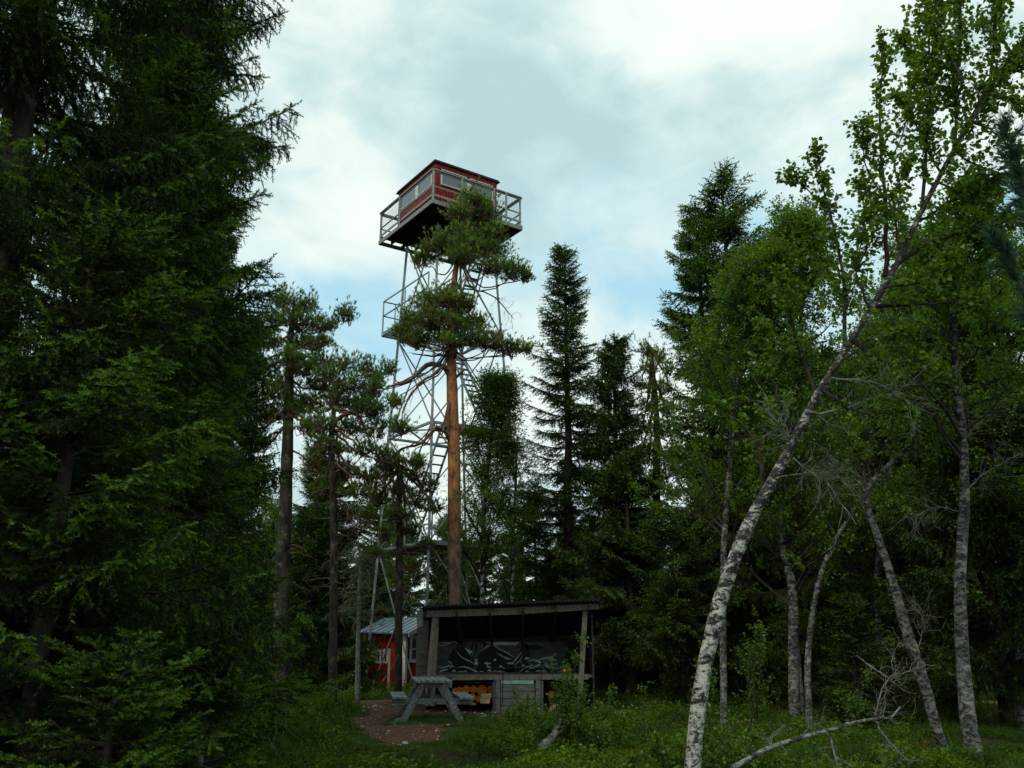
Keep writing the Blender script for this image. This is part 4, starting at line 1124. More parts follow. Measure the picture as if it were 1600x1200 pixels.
# ================================================================== pines
def pine(trunk, radii, pads, label, seed=1, lod=1, tuft=.16, dens=1.0, stubs=(), bare=(), name='pine_tree', group='pines around the clearing', auto_dead=10, bark='pine_bark', shoot_lit=.3):
    """pads: (centre, (rx, ry, rz), attach s on trunk, waypoint list) clusters of needle tufts at branch ends"""
    rng = np.random.default_rng(seed); T = smooth_path(trunk, max(20, len(trunk) * 5)); R = np.interp(np.linspace(0, 1, len(T)), np.linspace(0, 1, len(radii)), radii)
    gt = Geo(); gb = Geo(); gc = Geo(); gd = Geo(); bares = []; tube(gt, T, R, 16, 0, .03, rng)
    for c, rad3, s, way in pads:
        c = np.asarray(c, float); rad3 = np.asarray(rad3, float); i = s * (len(T) - 1); a = T[int(i)]
        pts = [a] + list(way) + ([(a * .45 + c * .55) + np.array([0, 0, -.15]) + rng.normal(0, .12, 3)] if not len(way) else []) + [c - [0, 0, rad3[2] * .5]]
        q = smooth_path(pts, 14) + np.vstack([[0, 0, 0], np.cumsum(rng.normal(0, .022, (13, 3)), 0)]); r0 = (.020 + .016 * max(rad3) + .010 * np.linalg.norm(c - a) ** .5) * (.6 if len(way) else 1)
        tube(gb, q, np.linspace(r0, .012, 14), 7, 0, .06, rng)
        vol = rad3[0] * rad3[1] * rad3[2]; nn = int(16 + 36 * max(rad3[0], rad3[1]))
        # secondary nodes, lower half of the pad
        w = rng.normal(size=(nn, 3)); w = unit(w) * rng.random((nn, 1)) ** .4 * .85; w[:, 2] = -.15 + w[:, 2] * .5; nodes = c + w * rad3
        k = q[5:][np.argmin(np.linalg.norm(nodes[:, None] - q[None, 5:], axis=2) + 0 * 1, axis=1)]
        mid = (k + nodes) / 2 + rng.normal(0, .07, nodes.shape) - [0, 0, .06]
        pa = np.stack([k, mid, nodes], 1); path_sticks(gb, pa, .013, .005, 0, 4)
        nt = int(dens * 480 * (rad3[0] * rad3[1] + rad3[0] * rad3[2] + rad3[1] * rad3[2]) / 1.2 + 20)
        w = unit(rng.normal(size=(nt, 3))); w *= rng.random((nt, 1)) ** .35
        lump = 1 + .48 * np.sin(w[:, 0:1] * 5 + seed + c[0] * 3) * np.cos(w[:, 1:2] * 4.3 + c[2] * 2) + .22 * np.sin(w[:, 2:3] * 7 + w[:, 0:1] * 6)
        w = w * lump; w[:, 2] = np.where(w[:, 2] < -.35, w[:, 2] * .5, w[:, 2]); tp = c + w * rad3
        k = nodes[np.argmin(np.linalg.norm(tp[:, None] - nodes[None], axis=2), axis=1)]
        d = unit(tp - k + np.array([0, 0, .05]) + rng.normal(0, .05, tp.shape)); X = unit(d * .5 + unit(w) * .35 + [0, 0, .75] + rng.normal(0, .3, d.shape))
        path_sticks(gb, np.stack([k, (k + tp) / 2 + rng.normal(0, .03, tp.shape) - [0, 0, .03], tp], 1), .005, .0025, 0, 3)
        scatter(gc, TP[lod], rng, tp, X, rng.normal(size=tp.shape), tuft * rng.uniform(.75, 1.25, nt), np.where((rng.random(nt) < shoot_lit) & (w[:, 2] > -.1), 2, 1))  # upper tufts get the lighter needles: light from above painted as colour
        # a second tuft further back on each twig
        tp2 = (k * .4 + tp * .6); hk = rng.random(nt) < .45; tp2 = tp2[hk]; X = X[hk]; scatter(gc, TP[lod], rng, tp2, unit(X + rng.normal(0, .5, X.shape)), rng.normal(size=tp2.shape), tuft * rng.uniform(.6, 1.0, len(tp2)), np.ones(len(tp2), int))
    for pts, r0, nb in bare:
        q = smooth_path(pts, 14) + np.vstack([[0, 0, 0], np.cumsum(rng.normal(0, .012, (13, 3)), 0)]); gx = Geo(); bares.append(gx); tube(gx, q, np.linspace(r0, max(.005, r0 * .3), 14), 7, 0, .07, rng)
        if nb:
            P, D, s = sprout(rng, q[None], nb, .35, 1.0, (.4, 1.1)); b = grow(rng, P, D, rng.uniform(.15, .7, nb), 5, .25, -.02); path_sticks(gx, b, .008, .002)
            P, D, s = sprout(rng, b, 4, .1, 1.0, (.4, 1.2)); b = grow(rng, P, D, rng.uniform(.06, .3, len(s)), 3, .25, -.02); path_sticks(gx, b, .003, .001)
    if auto_dead:
        P, D, s = sprout(rng, T[None], auto_dead, .15, .6, (1.1, 1.6)); b = grow(rng, P, D, rng.uniform(.2, 1.1, len(s)), 6, .2, -.03)
        P, D, s = sprout(rng, b, 3, .2, 1.0, (.4, 1.1)); b2 = grow(rng, P, D, rng.uniform(.08, .4, len(s)), 3, .25, -.02).reshape(auto_dead, 3, 4, 3)
        for k in range(auto_dead): gx = Geo(); path_sticks(gx, b[k:k + 1], .012, .003, 0, 4); path_sticks(gx, b2[k], .004, .0015); bares.append(gx)
    root = empty(name, tuple(T[0]), label, 'tree', group)
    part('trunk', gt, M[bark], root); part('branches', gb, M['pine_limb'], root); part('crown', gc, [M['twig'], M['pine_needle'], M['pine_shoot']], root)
    for gx in bares: part('bare_branch', gx, M['pine_limb'], root)
    if gd.V: part('bare_branches', gd, M['pine_limb'], root)
    return root
def padpx(x, y, rx, ry, Y, s, way=(), dy=0.0, deep=.8):
    c = at(x, y, Y + dy); k = mpp(c); return (c, (rx * k * .95, rx * k * deep, ry * k * 1.5), s, [at(a, b, Y + dy * .6) for a, b in way])

# ================================================================== the central pine
Y = 23.6
tp = pxpath([(712, 1092), (712, 945), (710, 850), (709, 700), (706, 600), (705, 540), (707, 480), (711, 430), (720, 380), (728, 340), (738, 312)], Y)
tp[0] = [tp[0][0], Y, gzf(tp[0][0], Y) - .1]
rad_ = pxr(tp, [22, 21, 21, 19, 17, 13, 11, 9, 7, 5, 3])
PADS = [padpx(738, 312, 24, 15, Y, .97), padpx(716, 335, 22, 15, Y, .93, dy=-.4), padpx(757, 332, 26, 17, Y, .93, dy=.3), padpx(772, 362, 22, 12, Y, .86, dy=.2), padpx(742, 352, 24, 12, Y, .9, dy=.6),
        padpx(692, 383, 32, 15, Y, .84, dy=-.3), padpx(662, 402, 24, 13, Y, .77, [(694, 428), (676, 416)], dy=.2), padpx(735, 385, 34, 16, Y, .84, dy=-.7), padpx(770, 392, 30, 14, Y, .82, dy=.4),
        padpx(718, 402, 26, 13, Y, .80, dy=-.9), padpx(800, 424, 30, 13, Y, .76, [(740, 447), (775, 443)], dy=-.2), padpx(768, 418, 28, 12, Y, .78, [(740, 440)], dy=-.6), padpx(822, 432, 12, 10, Y, .76, [(745, 447), (795, 440)]),
        padpx(668, 472, 26, 14, Y, .68, [(690, 500)], dy=-.3), padpx(700, 466, 28, 16, Y, .70, dy=-.8), padpx(640, 500, 22, 14, Y, .66, [(680, 510)], dy=.3), padpx(675, 500, 34, 17, Y, .66, dy=-.7),
        padpx(652, 530, 28, 14, Y, .62, [(690, 548), (670, 545)], dy=-.2), padpx(715, 500, 24, 16, Y, .67, dy=.8), padpx(708, 505, 20, 12, Y, .64, dy=-1.0), padpx(700, 470, 22, 12, Y, .7, dy=-1.1), padpx(706, 534, 20, 10, Y, .61, dy=-1.0), padpx(728, 478, 20, 12, Y, .7, dy=-.5), padpx(745, 505, 20, 10, Y, .64, dy=.3), padpx(628, 520, 18, 10, Y, .62, [(690, 545), (655, 535)], dy=.1), padpx(722, 366, 20, 12, Y, .86, dy=-.7), padpx(692, 528, 24, 12, Y, .63, dy=.7),
        padpx(733, 528, 30, 15, Y, .60, [(716, 552)], dy=-.5), padpx(766, 535, 30, 14, Y, .60, [(712, 556), (740, 556)], dy=.1), padpx(797, 544, 26, 10, Y, .60, [(716, 558), (760, 556)], dy=.2), padpx(822, 545, 13, 8, Y, .60, [(716, 558), (790, 556)], dy=.3),
        padpx(608, 577, 13, 10, Y, .53, [(680, 571), (645, 588), (620, 598)]), padpx(590, 590, 16, 10, Y, .53, [(680, 571), (640, 592), (608, 603)], dy=-.2), padpx(575, 616, 22, 12, Y, .53, [(680, 571), (640, 592), (600, 606)], dy=.2),
        padpx(617, 628, 14, 9, Y, .53, [(690, 575), (655, 600), (632, 615)], dy=-.4), padpx(625, 668, 22, 13, Y, .53, [(690, 577), (648, 605), (630, 640)], dy=-.3),
        padpx(606, 728, 22, 10, Y, .40, [(690, 673), (682, 668), (660, 695), (625, 714)], dy=-.5), padpx(652, 722, 18, 9, Y, .40, [(690, 673), (682, 668), (665, 694), (645, 707)], dy=-.6)]
BARE = [([at(703, 586, Y), at(692, 574, Y), at(672, 569, Y), at(655, 578, Y), at(640, 590, Y - .2), at(618, 598, Y - .2), at(600, 601, Y - .2)], .095, 10),
        ([at(703, 582, Y), at(690, 575, Y - .3), at(676, 588, Y - .3), at(658, 596, Y - .4), at(640, 612, Y - .4), at(625, 640, Y - .4)], .05, 16),
        ([at(706, 695, Y), at(697, 676, Y - .2), at(684, 668, Y - .4), at(672, 680, Y - .5), at(655, 698, Y - .6), at(635, 702, Y - .6), at(618, 712, Y - .7), at(603, 728, Y - .7)], .06, 12),
        ([at(708, 560, Y), at(712, 552, Y - .3), at(705, 543, Y - .3), at(690, 542, Y - .3), at(672, 538, Y - .3)], .06, 4),
        ([at(712, 450, Y), at(735, 455, Y - .1), at(758, 461, Y - .2), at(780, 475, Y - .2), at(795, 492, Y - .2), at(802, 503, Y - .2)], .03, 8),
        ([at(712, 590, Y), at(720, 586, Y - .1), at(727, 578, Y - .2)], .05, 0), ([at(714, 680, Y), at(722, 668, Y + .1), at(728, 655, Y + .1)], .04, 2),
        ([at(708, 562, Y), at(690, 554, Y + .3), at(665, 556, Y + .3), at(640, 553, Y + .3)], .05, 6)]
pine(tp, rad_, PADS, 'tall orange-trunked pine with rounded crown right in front of the tower', seed=4, lod=1, tuft=.16, dens=1.2, shoot_lit=.45, bare=BARE, auto_dead=4)

# ------------------------------------------------------------------ pines left of the tower
Y = 24.0
tp = np.vstack([[ground_px(440, Y)], pxpath([(441, 900), (446, 800), (449, 700), (452, 600), (455, 520), (460, 470)], Y)])
PADS = [padpx(x, y, rx, ry, Y, s, way, dy) for x, y, rx, ry, s, way, dy in (
    (440, 470, 26, 14, .97, (), 0), (478, 478, 24, 14, .95, (), .3), (462, 500, 34, 14, .9, (), -.4), (505, 508, 26, 12, .88, (), 0), (540, 492, 18, 12, .88, [(490, 520), (520, 508)], 0), (425, 500, 22, 14, .9, (), .4),
    (420, 535, 26, 14, .83, (), -.4), (470, 535, 34, 14, .82, (), .5), (500, 535, 24, 10, .82, (), -.5), (415, 575, 28, 16, .76, (), .3), (470, 575, 36, 15, .74, (), -.5), (500, 600, 34, 14, .70, (), .2), (425, 612, 30, 16, .70, (), -.2),
    (480, 632, 34, 14, .66, (), .5), (420, 650, 28, 14, .62, (), .4), (485, 668, 30, 13, .60, (), -.4), (390, 560, 22, 14, .78, (), 0), (385, 620, 24, 15, .70, (), .2), (455, 640, 26, 14, .64, (), 0), (400, 690, 26, 14, .56, (), .3), (455, 560, 30, 14, .78, (), -.7), (440, 600, 28, 12, .72, (), .8), (500, 565, 24, 12, .78, (), .5), (520, 620, 22, 10, .7, [(485, 640)], .1))]
pine(tp, pxr(tp, [29, 23, 20, 18, 14, 9, 4]), PADS, 'grey-trunked pine with wide crown left of the tower beside the near spruces', seed=9, lod=1, tuft=.18, dens=.85, auto_dead=22, bark='spruce_bark', shoot_lit=.2,
     bare=[([at(449, 655, Y), at(435, 648, Y - .2), at(428, 656, Y - .4), at(420, 672, Y - .5)], .06, 6), ([at(450, 640, Y), at(475, 650, Y), at(490, 665, Y), at(520, 668, Y)], .04, 14), ([at(448, 700, Y), at(470, 712, Y), at(500, 735, Y)], .035, 14)])
Y = 21.5
tp = np.vstack([[ground_px(520, Y)], pxpath([(521, 950), (522, 850), (520, 760), (518, 690), (522, 640), (530, 590)], Y)])
PADS = [padpx(x, y, rx, ry, Y, s, way, dy) for x, y, rx, ry, s, way, dy in (
    (540, 568, 24, 13, .98, (), 0), (570, 575, 22, 13, .95, (), .2), (515, 585, 22, 12, .96, (), -.2), (550, 600, 30, 14, .92, (), -.4), (585, 602, 20, 12, .9, (), .2), (530, 630, 34, 14, .88, (), .2), (575, 635, 30, 13, .86, (), -.2),
    (500, 660, 26, 13, .82, (), -.3), (548, 668, 32, 14, .8, (), .4), (590, 668, 26, 14, .8, (), .1), (520, 700, 32, 14, .75, (), 0), (570, 702, 30, 13, .74, (), -.3), (540, 738, 30, 13, .7, (), .4), (495, 722, 24, 12, .7, (), .2), (580, 745, 26, 10, .68, (), 0), (555, 770, 26, 10, .6, (), -.3), (515, 765, 26, 10, .6, (), .3), (600, 710, 20, 10, .72, (), -.2), (560, 635, 26, 12, .85, (), .6), (500, 690, 24, 12, .78, (), .5), (590, 640, 20, 11, .86, (), .3))]
pine(tp, pxr(tp, [15, 13, 12, 11, 10, 7, 4]), PADS, 'crooked dark pine with drooping bare twigs between grey pine and tower', seed=12, lod=1, tuft=.17, dens=.6, auto_dead=44, bark='spruce_bark', shoot_lit=.15,
     bare=[([at(520, 660, Y), at(548, 645, Y), at(565, 650, Y), at(580, 680, Y), at(592, 700, Y)], .06, 26), ([at(520, 700, Y), at(500, 705, Y), at(480, 725, Y)], .04, 16), ([at(521, 740, Y), at(545, 735, Y), at(570, 750, Y), at(582, 790, Y)], .035, 26), ([at(521, 780, Y), at(540, 790, Y), at(552, 830, Y)], .03, 20)])
Y = 23.5
tp = np.vstack([[ground_px(622, Y)], pxpath([(623, 950), (624, 850), (624, 780), (622, 735), (622, 715)], Y)])
PADS = [padpx(x, y, rx, ry, Y, s, (), dy) for x, y, rx, ry, s, dy in ((622, 720, 22, 9, .98, 0), (600, 742, 24, 10, .93, .3), (648, 742, 26, 10, .93, -.3), (625, 765, 30, 11, .88, 0), (590, 780, 24, 10, .84, .2), (655, 785, 24, 11, .84, .3), (620, 805, 28, 10, .8, -.2), (640, 830, 22, 9, .75, .2), (602, 835, 20, 9, .75, -.3), (672, 758, 18, 8, .93, .3), (678, 795, 18, 8, .86, -.3), (575, 760, 20, 8, .9, -.2), (572, 805, 20, 8, .82, .2), (665, 850, 20, 8, .74, .1), (585, 865, 22, 8, .68, -.2), (645, 885, 20, 8, .62, .3))]
pine(tp, pxr(tp, [13, 12, 10, 8, 5, 3]), PADS, 'slim dark pine standing in front of the tower legs left of the orange pine', seed=14, lod=1, tuft=.16, dens=.7, auto_dead=46, bark='spruce_bark', shoot_lit=.15)

# slim pine with upright shoots between the spruces (right of centre)
Y = 27.0
tp = np.vstack([[ground_px(1022, Y)], pxpath([(1024, 900), (1026, 750), (1026, 650), (1018, 560), (1012, 535)], Y)])
PADS = [padpx(x, y, rx, ry, Y, s, (), dy) for x, y, rx, ry, s, dy in ((1006, 545, 12, 12, .98, 0), (1030, 556, 16, 10, .97, .2), (1014, 575, 18, 12, .94, -.2), (1046, 575, 12, 10, .94, 0), (1000, 600, 18, 11, .9, .2), (1035, 605, 24, 12, .9, -.2), (1012, 635, 26, 12, .86, 0), (1045, 640, 22, 12, .85, .3), (1000, 665, 20, 10, .82, 0), (1030, 675, 28, 12, .8, .2), (1010, 710, 26, 11, .76, -.2), (1045, 715, 24, 11, .75, .3), (1025, 745, 26, 11, .7, 0), (1000, 760, 22, 10, .68, .3), (1050, 770, 22, 10, .66, 0))]
pine(tp, pxr(tp, [18, 15, 12, 9, 5, 3]), PADS, 'slender pine with upturned tufts between the two spruces and the tall right spruce', seed=15, lod=1, tuft=.17, dens=.5, auto_dead=16, bark='spruce_bark', shoot_lit=.2)

# ================================================================== spruces in the middle distance
def Htop(x, y, Y): return at(x, y, Y)[2] - gzf(at(x, y, Y)[0], Y)
spruce(893, 27.0, Htop(884, 383, 27), 1.75, 'tall pointed dark spruce standing alone against the sky right of the orange pine', seed=21, lod=2, top_irreg=.35, prof=.62, hang=.6, gap=.30, z0=.8, lean=(.003, 0), tw=.17, nb=(5, 7))
spruce(970, 26.0, Htop(955, 533, 26), 1.75, 'shorter dark spruce just right of the tallest pointed spruce', seed=22, lod=2, top_irreg=.35, prof=.6, hang=.8, gap=.28, z0=.8, tw=.17, nb=(5, 7))
spruce(1172, 24.0, Htop(1133, 262, 24), 2.5, 'very tall spruce with open top rising behind the right birches', seed=23, lod=2, prof=.60, hang=.6, gap=.34, z0=1.2, lean=(.008, 0), tw=.2, nb=(4, 6), shoots=.9, top_irreg=.4, dense=.95)  # many bright shoots paint this open-standing spruce as more strongly lit
spruce(1126, 24.5, Htop(1096, 320, 24.5), 2.1, 'narrow spruce leaning on the left side of the tallest right spruce', seed=24, lod=2, prof=.60, hang=.6, gap=.34, z0=1.2, lean=(.006, 0), tw=.2, nb=(4, 6), shoots=.9, dense=.95, top_irreg=.35)  # shoot share raised here too, standing for stronger light
spruce(985, 25.0, Htop(985, 720, 25), 1.9, 'low bushy spruce with bare pale lower trunk right of the shelter roof', seed=25, lod=2, prof=.6, hang=.5, gap=.25, z0=1.9, tw=.17, nb=(4, 6), trunk_r=.15)
spruce(838, 29.5, Htop(838, 770, 29.5), 1.4, 'dark spruce behind the birch and the shelter roof', seed=26, lod=2, prof=.6, hang=.5, gap=.25, z0=.5, tw=.17)
spruce(1060, 22.0, Htop(1055, 800, 22), 1.5, 'low dark spruce under the tall right spruces', seed=27, lod=2, prof=.6, hang=.5, gap=.22, z0=1.2, tw=.16)
# dense dark ones at the right
spruce(1560, 17.0, Htop(1560, 420, 17), 2.3, 'dark spruce at the right edge behind the straight birch', seed=28, lod=1, prof=.5, hang=.8, gap=.25, z0=1.0, tw=.17, nb=(5, 7))
spruce(1400, 24.0, Htop(1400, 560, 24), 2.3, 'dark spruce in the wood behind the inward-leaning birch', seed=29, lod=2, prof=.5, hang=.6, gap=.25, z0=2.3, tw=.18, nb=(5, 7))
spruce(1240, 27.0, Htop(1240, 560, 27), 2.2, 'dark spruce in the wood behind the leaning white birch', seed=30, lod=2, prof=.5, hang=.6, gap=.25, z0=2.3, tw=.18, nb=(5, 7))
spruce(1480, 21.0, Htop(1480, 500, 21), 2.2, 'dark spruce left of the right edge spruce behind the straight birch crown', seed=35, lod=2, prof=.5, hang=.6, gap=.26, z0=1.8, tw=.18, nb=(5, 7))
spruce(1330, 17.0, Htop(1310, 930, 17) , .95, 'small young spruce on the forest floor between the thin birches', seed=36, lod=1, prof=.8, hang=.2, gap=.14, z0=.1, tw=.12, group='young spruces')
# left of the tower, behind the pines
spruce(480, 31.5, Htop(488, 700, 31.5), 1.5, 'dark pointed spruce farther back right of the grey pine trunk', seed=65, lod=2, prof=.55, hang=.6, gap=.24, z0=.3, tw=.18, nb=(5, 7))
spruce(585, 40.0, Htop(582, 770, 40), 2.0, 'dark spruce top rising behind the red cottage roof', seed=66, lod=2, prof=.55, hang=.6, gap=.26, z0=.6, tw=.2, nb=(4, 6))
spruce(510, 27.5, Htop(514, 725, 27.5), 1.5, 'dark spruce between the grey pine trunk and the red cottage', seed=31, lod=2, prof=.55, hang=.6, gap=.24, z0=.3, tw=.18, nb=(5, 7))
spruce(480, 26.0, Htop(485, 800, 26.0), 1.6, 'low dark spruce close behind the grey pine trunk', seed=37, lod=2, prof=.55, hang=.6, gap=.24, z0=.3, tw=.18, nb=(5, 7))

# ================================================================== near spruces at the left
spruce(-8, 7.6, 15.0, 2.3, 'massive near spruce with thick dark trunk at the left edge', seed=41, lod=0, prof=.42, hang=.9, gap=.34, z0=1.0, tw=.15, nb=(4, 6), lean=(-.075, 0), trunk_r=.23, dead=26,
       keep=lambda p: p[2] < 9.5 and (p[0] + at(-8, 995, 7.6)[0]) > -7.5 )
spruce(185, 12.6, 19.0, 1.68, 'tall near spruce with drooping twigs whose edge meets the sky left of the tower', seed=42, lod=0, prof=.22, hang=1.0, gap=.36, z0=1.2, tw=.165, nb=(5, 7), trunk_r=.22, dead=10,
       keep=lambda p: p[2] < 13.5, dense=.9)
spruce(140, 14.5, 17.0, 1.7, 'tall dark spruce between the thick near trunk and the drooping one', seed=48, lod=1, prof=.4, hang=.8, gap=.32, z0=2.0, tw=.18, nb=(4, 6), trunk_r=.2, keep=lambda p: p[2] < 14.5)
spruce(205, 9.8, 8.6, 1.65, 'bushy mid-sized spruce with pale shoots standing in front of the tall left ones', seed=43, lod=0, prof=.45, hang=.4, gap=.26, z0=.15, tw=.15, nb=(4, 6), shoots=.6)
spruce(60, 6.9, 5.2, 1.4, 'young near spruce with bright green shoots at the lower left corner', seed=44, lod=0, prof=.45, hang=.35, gap=.26, z0=.1, tw=.14, nb=(4, 6), shoots=.35, group='young spruces')
spruce(372, 12.2, 2.5, 1.5, 'half-grown spruce reaching a branch towards the grey pine trunk', seed=45, lod=0, prof=.6, hang=.25, gap=.22, z0=.15, tw=.15, nb=(4, 6), shoots=.45, group='young spruces')
spruce(330, 7.8, 1.45, 1.0, 'knee-high spruce seedling at the bottom edge left of the dirt', seed=46, lod=0, prof=.8, hang=.1, gap=.15, z0=.05, tw=.12, nb=(5, 7), shoots=.6, group='young spruces')
spruce(190, 6.6, 1.5, 1.1, 'low spreading spruce seedling at the bottom left', seed=47, lod=0, prof=.8, hang=.1, gap=.15, z0=.05, tw=.12, nb=(5, 7), shoots=.6, group='young spruces')
spruce(255, 14.8, 9.6, 1.35, 'dark spruce half hidden behind the drooping twigs of the tall left one', seed=64, lod=1, prof=.35, hang=.8, gap=.28, z0=.5, tw=.17, nb=(5, 7))
spruce(325, 18.0, 8.0, 1.45, 'dark spruce behind the drooping spruce left of the grey pine', seed=49, lod=1, prof=.5, hang=.7, gap=.26, z0=.3, tw=.17, nb=(5, 7))

# ================================================================== birches at the right
Yb = 10.4
tp = pxpath([(1078, 1232), (1084, 1170), (1100, 1050), (1125, 940), (1165, 830), (1205, 755), (1240, 690), (1275, 620), (1310, 565), (1350, 500), (1400, 415), (1440, 330), (1490, 235), (1545, 140), (1605, 60), (1650, -20)], 10.4, 9.4)
tp[0][2] = gzf(tp[0][0], tp[0][1]) - .15
def L(*pts, y=9.9): return pxpath(list(pts), y)
limbs = [(L((1548, 142), (1585, 165), (1630, 172), y=9.4), .014, 1.6), (L((1492, 236), (1545, 262), (1610, 262), y=9.7), .016, 1.5), (L((1465, 285), (1520, 315), (1580, 330), y=9.9), .014, 1.4), (L((1520, 190), (1570, 110), (1615, 95), y=9.3), .014, 1.5), (L((1440, 330), (1492, 236), (1548, 142), (1608, 60), y=9.55), .012, 1.6), (L((1383, 432), (1388, 330), (1384, 200), (1386, 62)), .030, .85), (L((1320, 548), (1322, 450), (1300, 340), (1276, 235), y=10.0), .028, 1.0), (L((1325, 440), (1360, 380), (1350, 300), y=10.1), .014, 1.0),
         (L((1395, 418), (1450, 378), (1520, 358), (1600, 335), y=9.8), .035, .8), (L((1440, 330), (1450, 230), (1455, 120), (1450, 0), (1448, -60), y=9.7), .022, 2.0), (L((1490, 235), (1500, 120), (1510, 0), (1515, -60), y=9.6), .022, 2.0),
         (L((1545, 140), (1560, 40), (1565, -40), y=9.5), .02, 1.8), (L((1470, 270), (1425, 200), (1400, 165), y=9.7), .016, .9), (L((1520, 190), (1560, 200), (1590, 220), y=9.6), .018, .7),
         (L((1505, 130), (1470, 60), (1465, 10), y=9.3), .016, 1.3), (L((1450, 200), (1440, 120), (1420, 70), y=10.2), .016, 1.1), (L((1330, 530), (1380, 560), (1450, 560), y=9.6), .03, .5), (L((1360, 480), (1440, 470), (1520, 450), y=10.2), .028, .6),
         (L((1300, 340), (1262, 300), (1240, 280), y=10.1), .012, 1.0), (L((1410, 400), (1400, 330), (1420, 270), y=9.6), .016, 1.1), (L((1430, 350), (1480, 320), (1540, 290), y=10.0), .018, 1.0), (L((1360, 480), (1340, 420), (1350, 350), y=9.7), .016, 1.1), (L((1380, 450), (1430, 440), (1480, 400), y=9.5), .016, 1.0), (L((1300, 580), (1350, 540), (1410, 520), y=9.6), .016, .9), (L((1322, 470), (1280, 400), (1262, 350), y=10.3), .014, 1.0), (L((1385, 330), (1350, 250), (1340, 200), y=9.9), .012, .9), (L((1386, 250), (1410, 200), (1412, 140), y=9.9), .010, .7),
         (L((1190, 778), (1186, 705), (1165, 672), (1137, 640), y=10.3), .032, .35), (L((1186, 700), (1205, 675), (1206, 650), y=10.4), .016, .3), (L((1240, 690), (1205, 600), (1190, 520), y=10.6), .02, .9), (L((1275, 620), (1240, 520), (1225, 440), y=10.5), .022, .9),
         (L((1285, 610), (1340, 640), (1420, 640), y=9.7), .02, .5)]
deadp = [(L((1262, 645), (1300, 640), (1360, 625), (1430, 600), y=9.7), .018), (L((1235, 715), (1255, 732), (1285, 745), (1330, 800), y=9.8), .012), (L((1300, 590), (1380, 600), (1450, 640), y=9.5), .014), (L((1330, 540), (1380, 500), (1440, 500), y=10.3), .014), (L((1240, 700), (1225, 670), (1207, 640), y=10.0), .012),
         (L((1208, 745), (1280, 740), (1330, 760), y=10.6), .010)]
birch(tp, pxr(tp, [28, 25, 24, 23, 20, 17, 15, 12, 11, 10, 9, 8, 7, 6, 5, 4]), limbs, 'large leaning birch with patchy white bark and leafy top in the right foreground', seed=51, leaf=.062, lod=0, twig_len=.42, twigs_per_m=26, leaves_per_twig=12,
      dead_paths=deadp, group='birches at the right')

Y = 12.2
tp = np.vstack([[ground_px(1514, Y)], pxpath([(1512, 1120), (1504, 1020), (1500, 900), (1507, 780), (1504, 680), (1494, 590), (1492, 500), (1500, 400), (1505, 320)], Y)])
birch(tp, pxr(tp, [27, 24, 20, 17, 15, 12, 10, 8, 6, 4]), [], 'straight grey-barked birch rising near the right edge', seed=52, leaf=.055, lod=0, twig_len=.4, twigs_per_m=14, leaves_per_twig=11, auto=32, auto_s=(.5, 1.0), auto_len=1.7, bark='birch_bark_grey', sub=8, grav=.05,
      dead_paths=[(pxpath([(1500, 770), (1540, 735), (1600, 700)], Y), .014), (pxpath([(1506, 690), (1540, 650), (1590, 620)], Y), .012), (pxpath([(1500, 800), (1460, 790), (1430, 800)], Y), .010)], group='birches at the right')
Y = 12.8
tp = np.vstack([[ground_px(1480, Y)], pxpath([(1470, 1160), (1450, 1090), (1435, 1040), (1415, 980), (1392, 900), (1372, 840), (1354, 785), (1362, 755), (1395, 720), (1425, 690)], Y)])
birch(tp, pxr(tp, [16, 16, 17, 18, 16, 13, 11, 9, 9, 6, 4]), [(pxpath([(1425, 690), (1450, 640), (1460, 590)], Y), .02, .8), (pxpath([(1360, 756), (1330, 720), (1320, 660)], Y), .018, .5)],
      'thin grey birch leaning left from the lower right corner with crooked top', seed=53, leaf=.05, lod=0, twig_len=.35, auto=7, auto_s=(.75, 1.0), auto_len=1.2, bark='birch_bark_grey',
      dead_paths=[(pxpath([(1354, 785), (1352, 760), (1340, 735), (1300, 715)], Y), .010), (pxpath([(1395, 720), (1440, 690), (1460, 640)], Y), .010), (pxpath([(1430, 1020), (1440, 990), (1442, 960), (1430, 950)], Y - .2), .008)], group='birches at the right')
Y = 17.0
tp = np.vstack([[ground_px(1262, Y)], pxpath([(1262, 1050), (1268, 970), (1282, 900), (1302, 850), (1338, 790)], Y)])
birch(tp, pxr(tp, [11, 10, 9, 8, 7, 5]), [], 'thin bent birch leaning right to touch the crooked one', seed=54, leaf=.05, lod=1, auto=6, auto_s=(.8, 1.0), auto_len=1.0, bark='birch_bark_grey', group='birches at the right')
Y = 18.0
tp = np.vstack([[ground_px(1240, Y)], pxpath([(1240, 1040), (1240, 940), (1232, 890), (1224, 860), (1226, 780), (1240, 650), (1250, 520), (1255, 430), (1255, 370)], Y)])
birch(tp, pxr(tp, [18, 17, 15, 12, 10, 8, 7, 6, 4, 3]), [], 'thick-stemmed birch with dark broken patches behind the leaning one', seed=55, leaf=.058, lod=1, auto=62, auto_s=(.20, 1.0), auto_len=2.6, bark='birch_bark_grey', sub=9, twig_len=.42, twigs_per_m=14, leaves_per_twig=12, group='birches at the right')
Y = 19.0
tp = np.vstack([[ground_px(1252, Y)], pxpath([(1250, 1060), (1245, 1000)], Y)]); 
birch(np.vstack([tp, [at(1238, 960, Y)]]), pxr(np.vstack([tp, tp[:1]]), [8, 7, 6, 5]), [], 'thin pale birch pole leaning beside the thick-stemmed birch', seed=56, leaf=.05, lod=1, auto=5, auto_s=(.5, 1), auto_len=.6, bark='birch_bark_grey', group='birches at the right')
Y = 17.5
tp = np.vstack([[ground_px(1128, Y)], pxpath([(1130, 900), (1138, 750), (1150, 620), (1165, 540), (1178, 480), (1188, 430)], Y)])
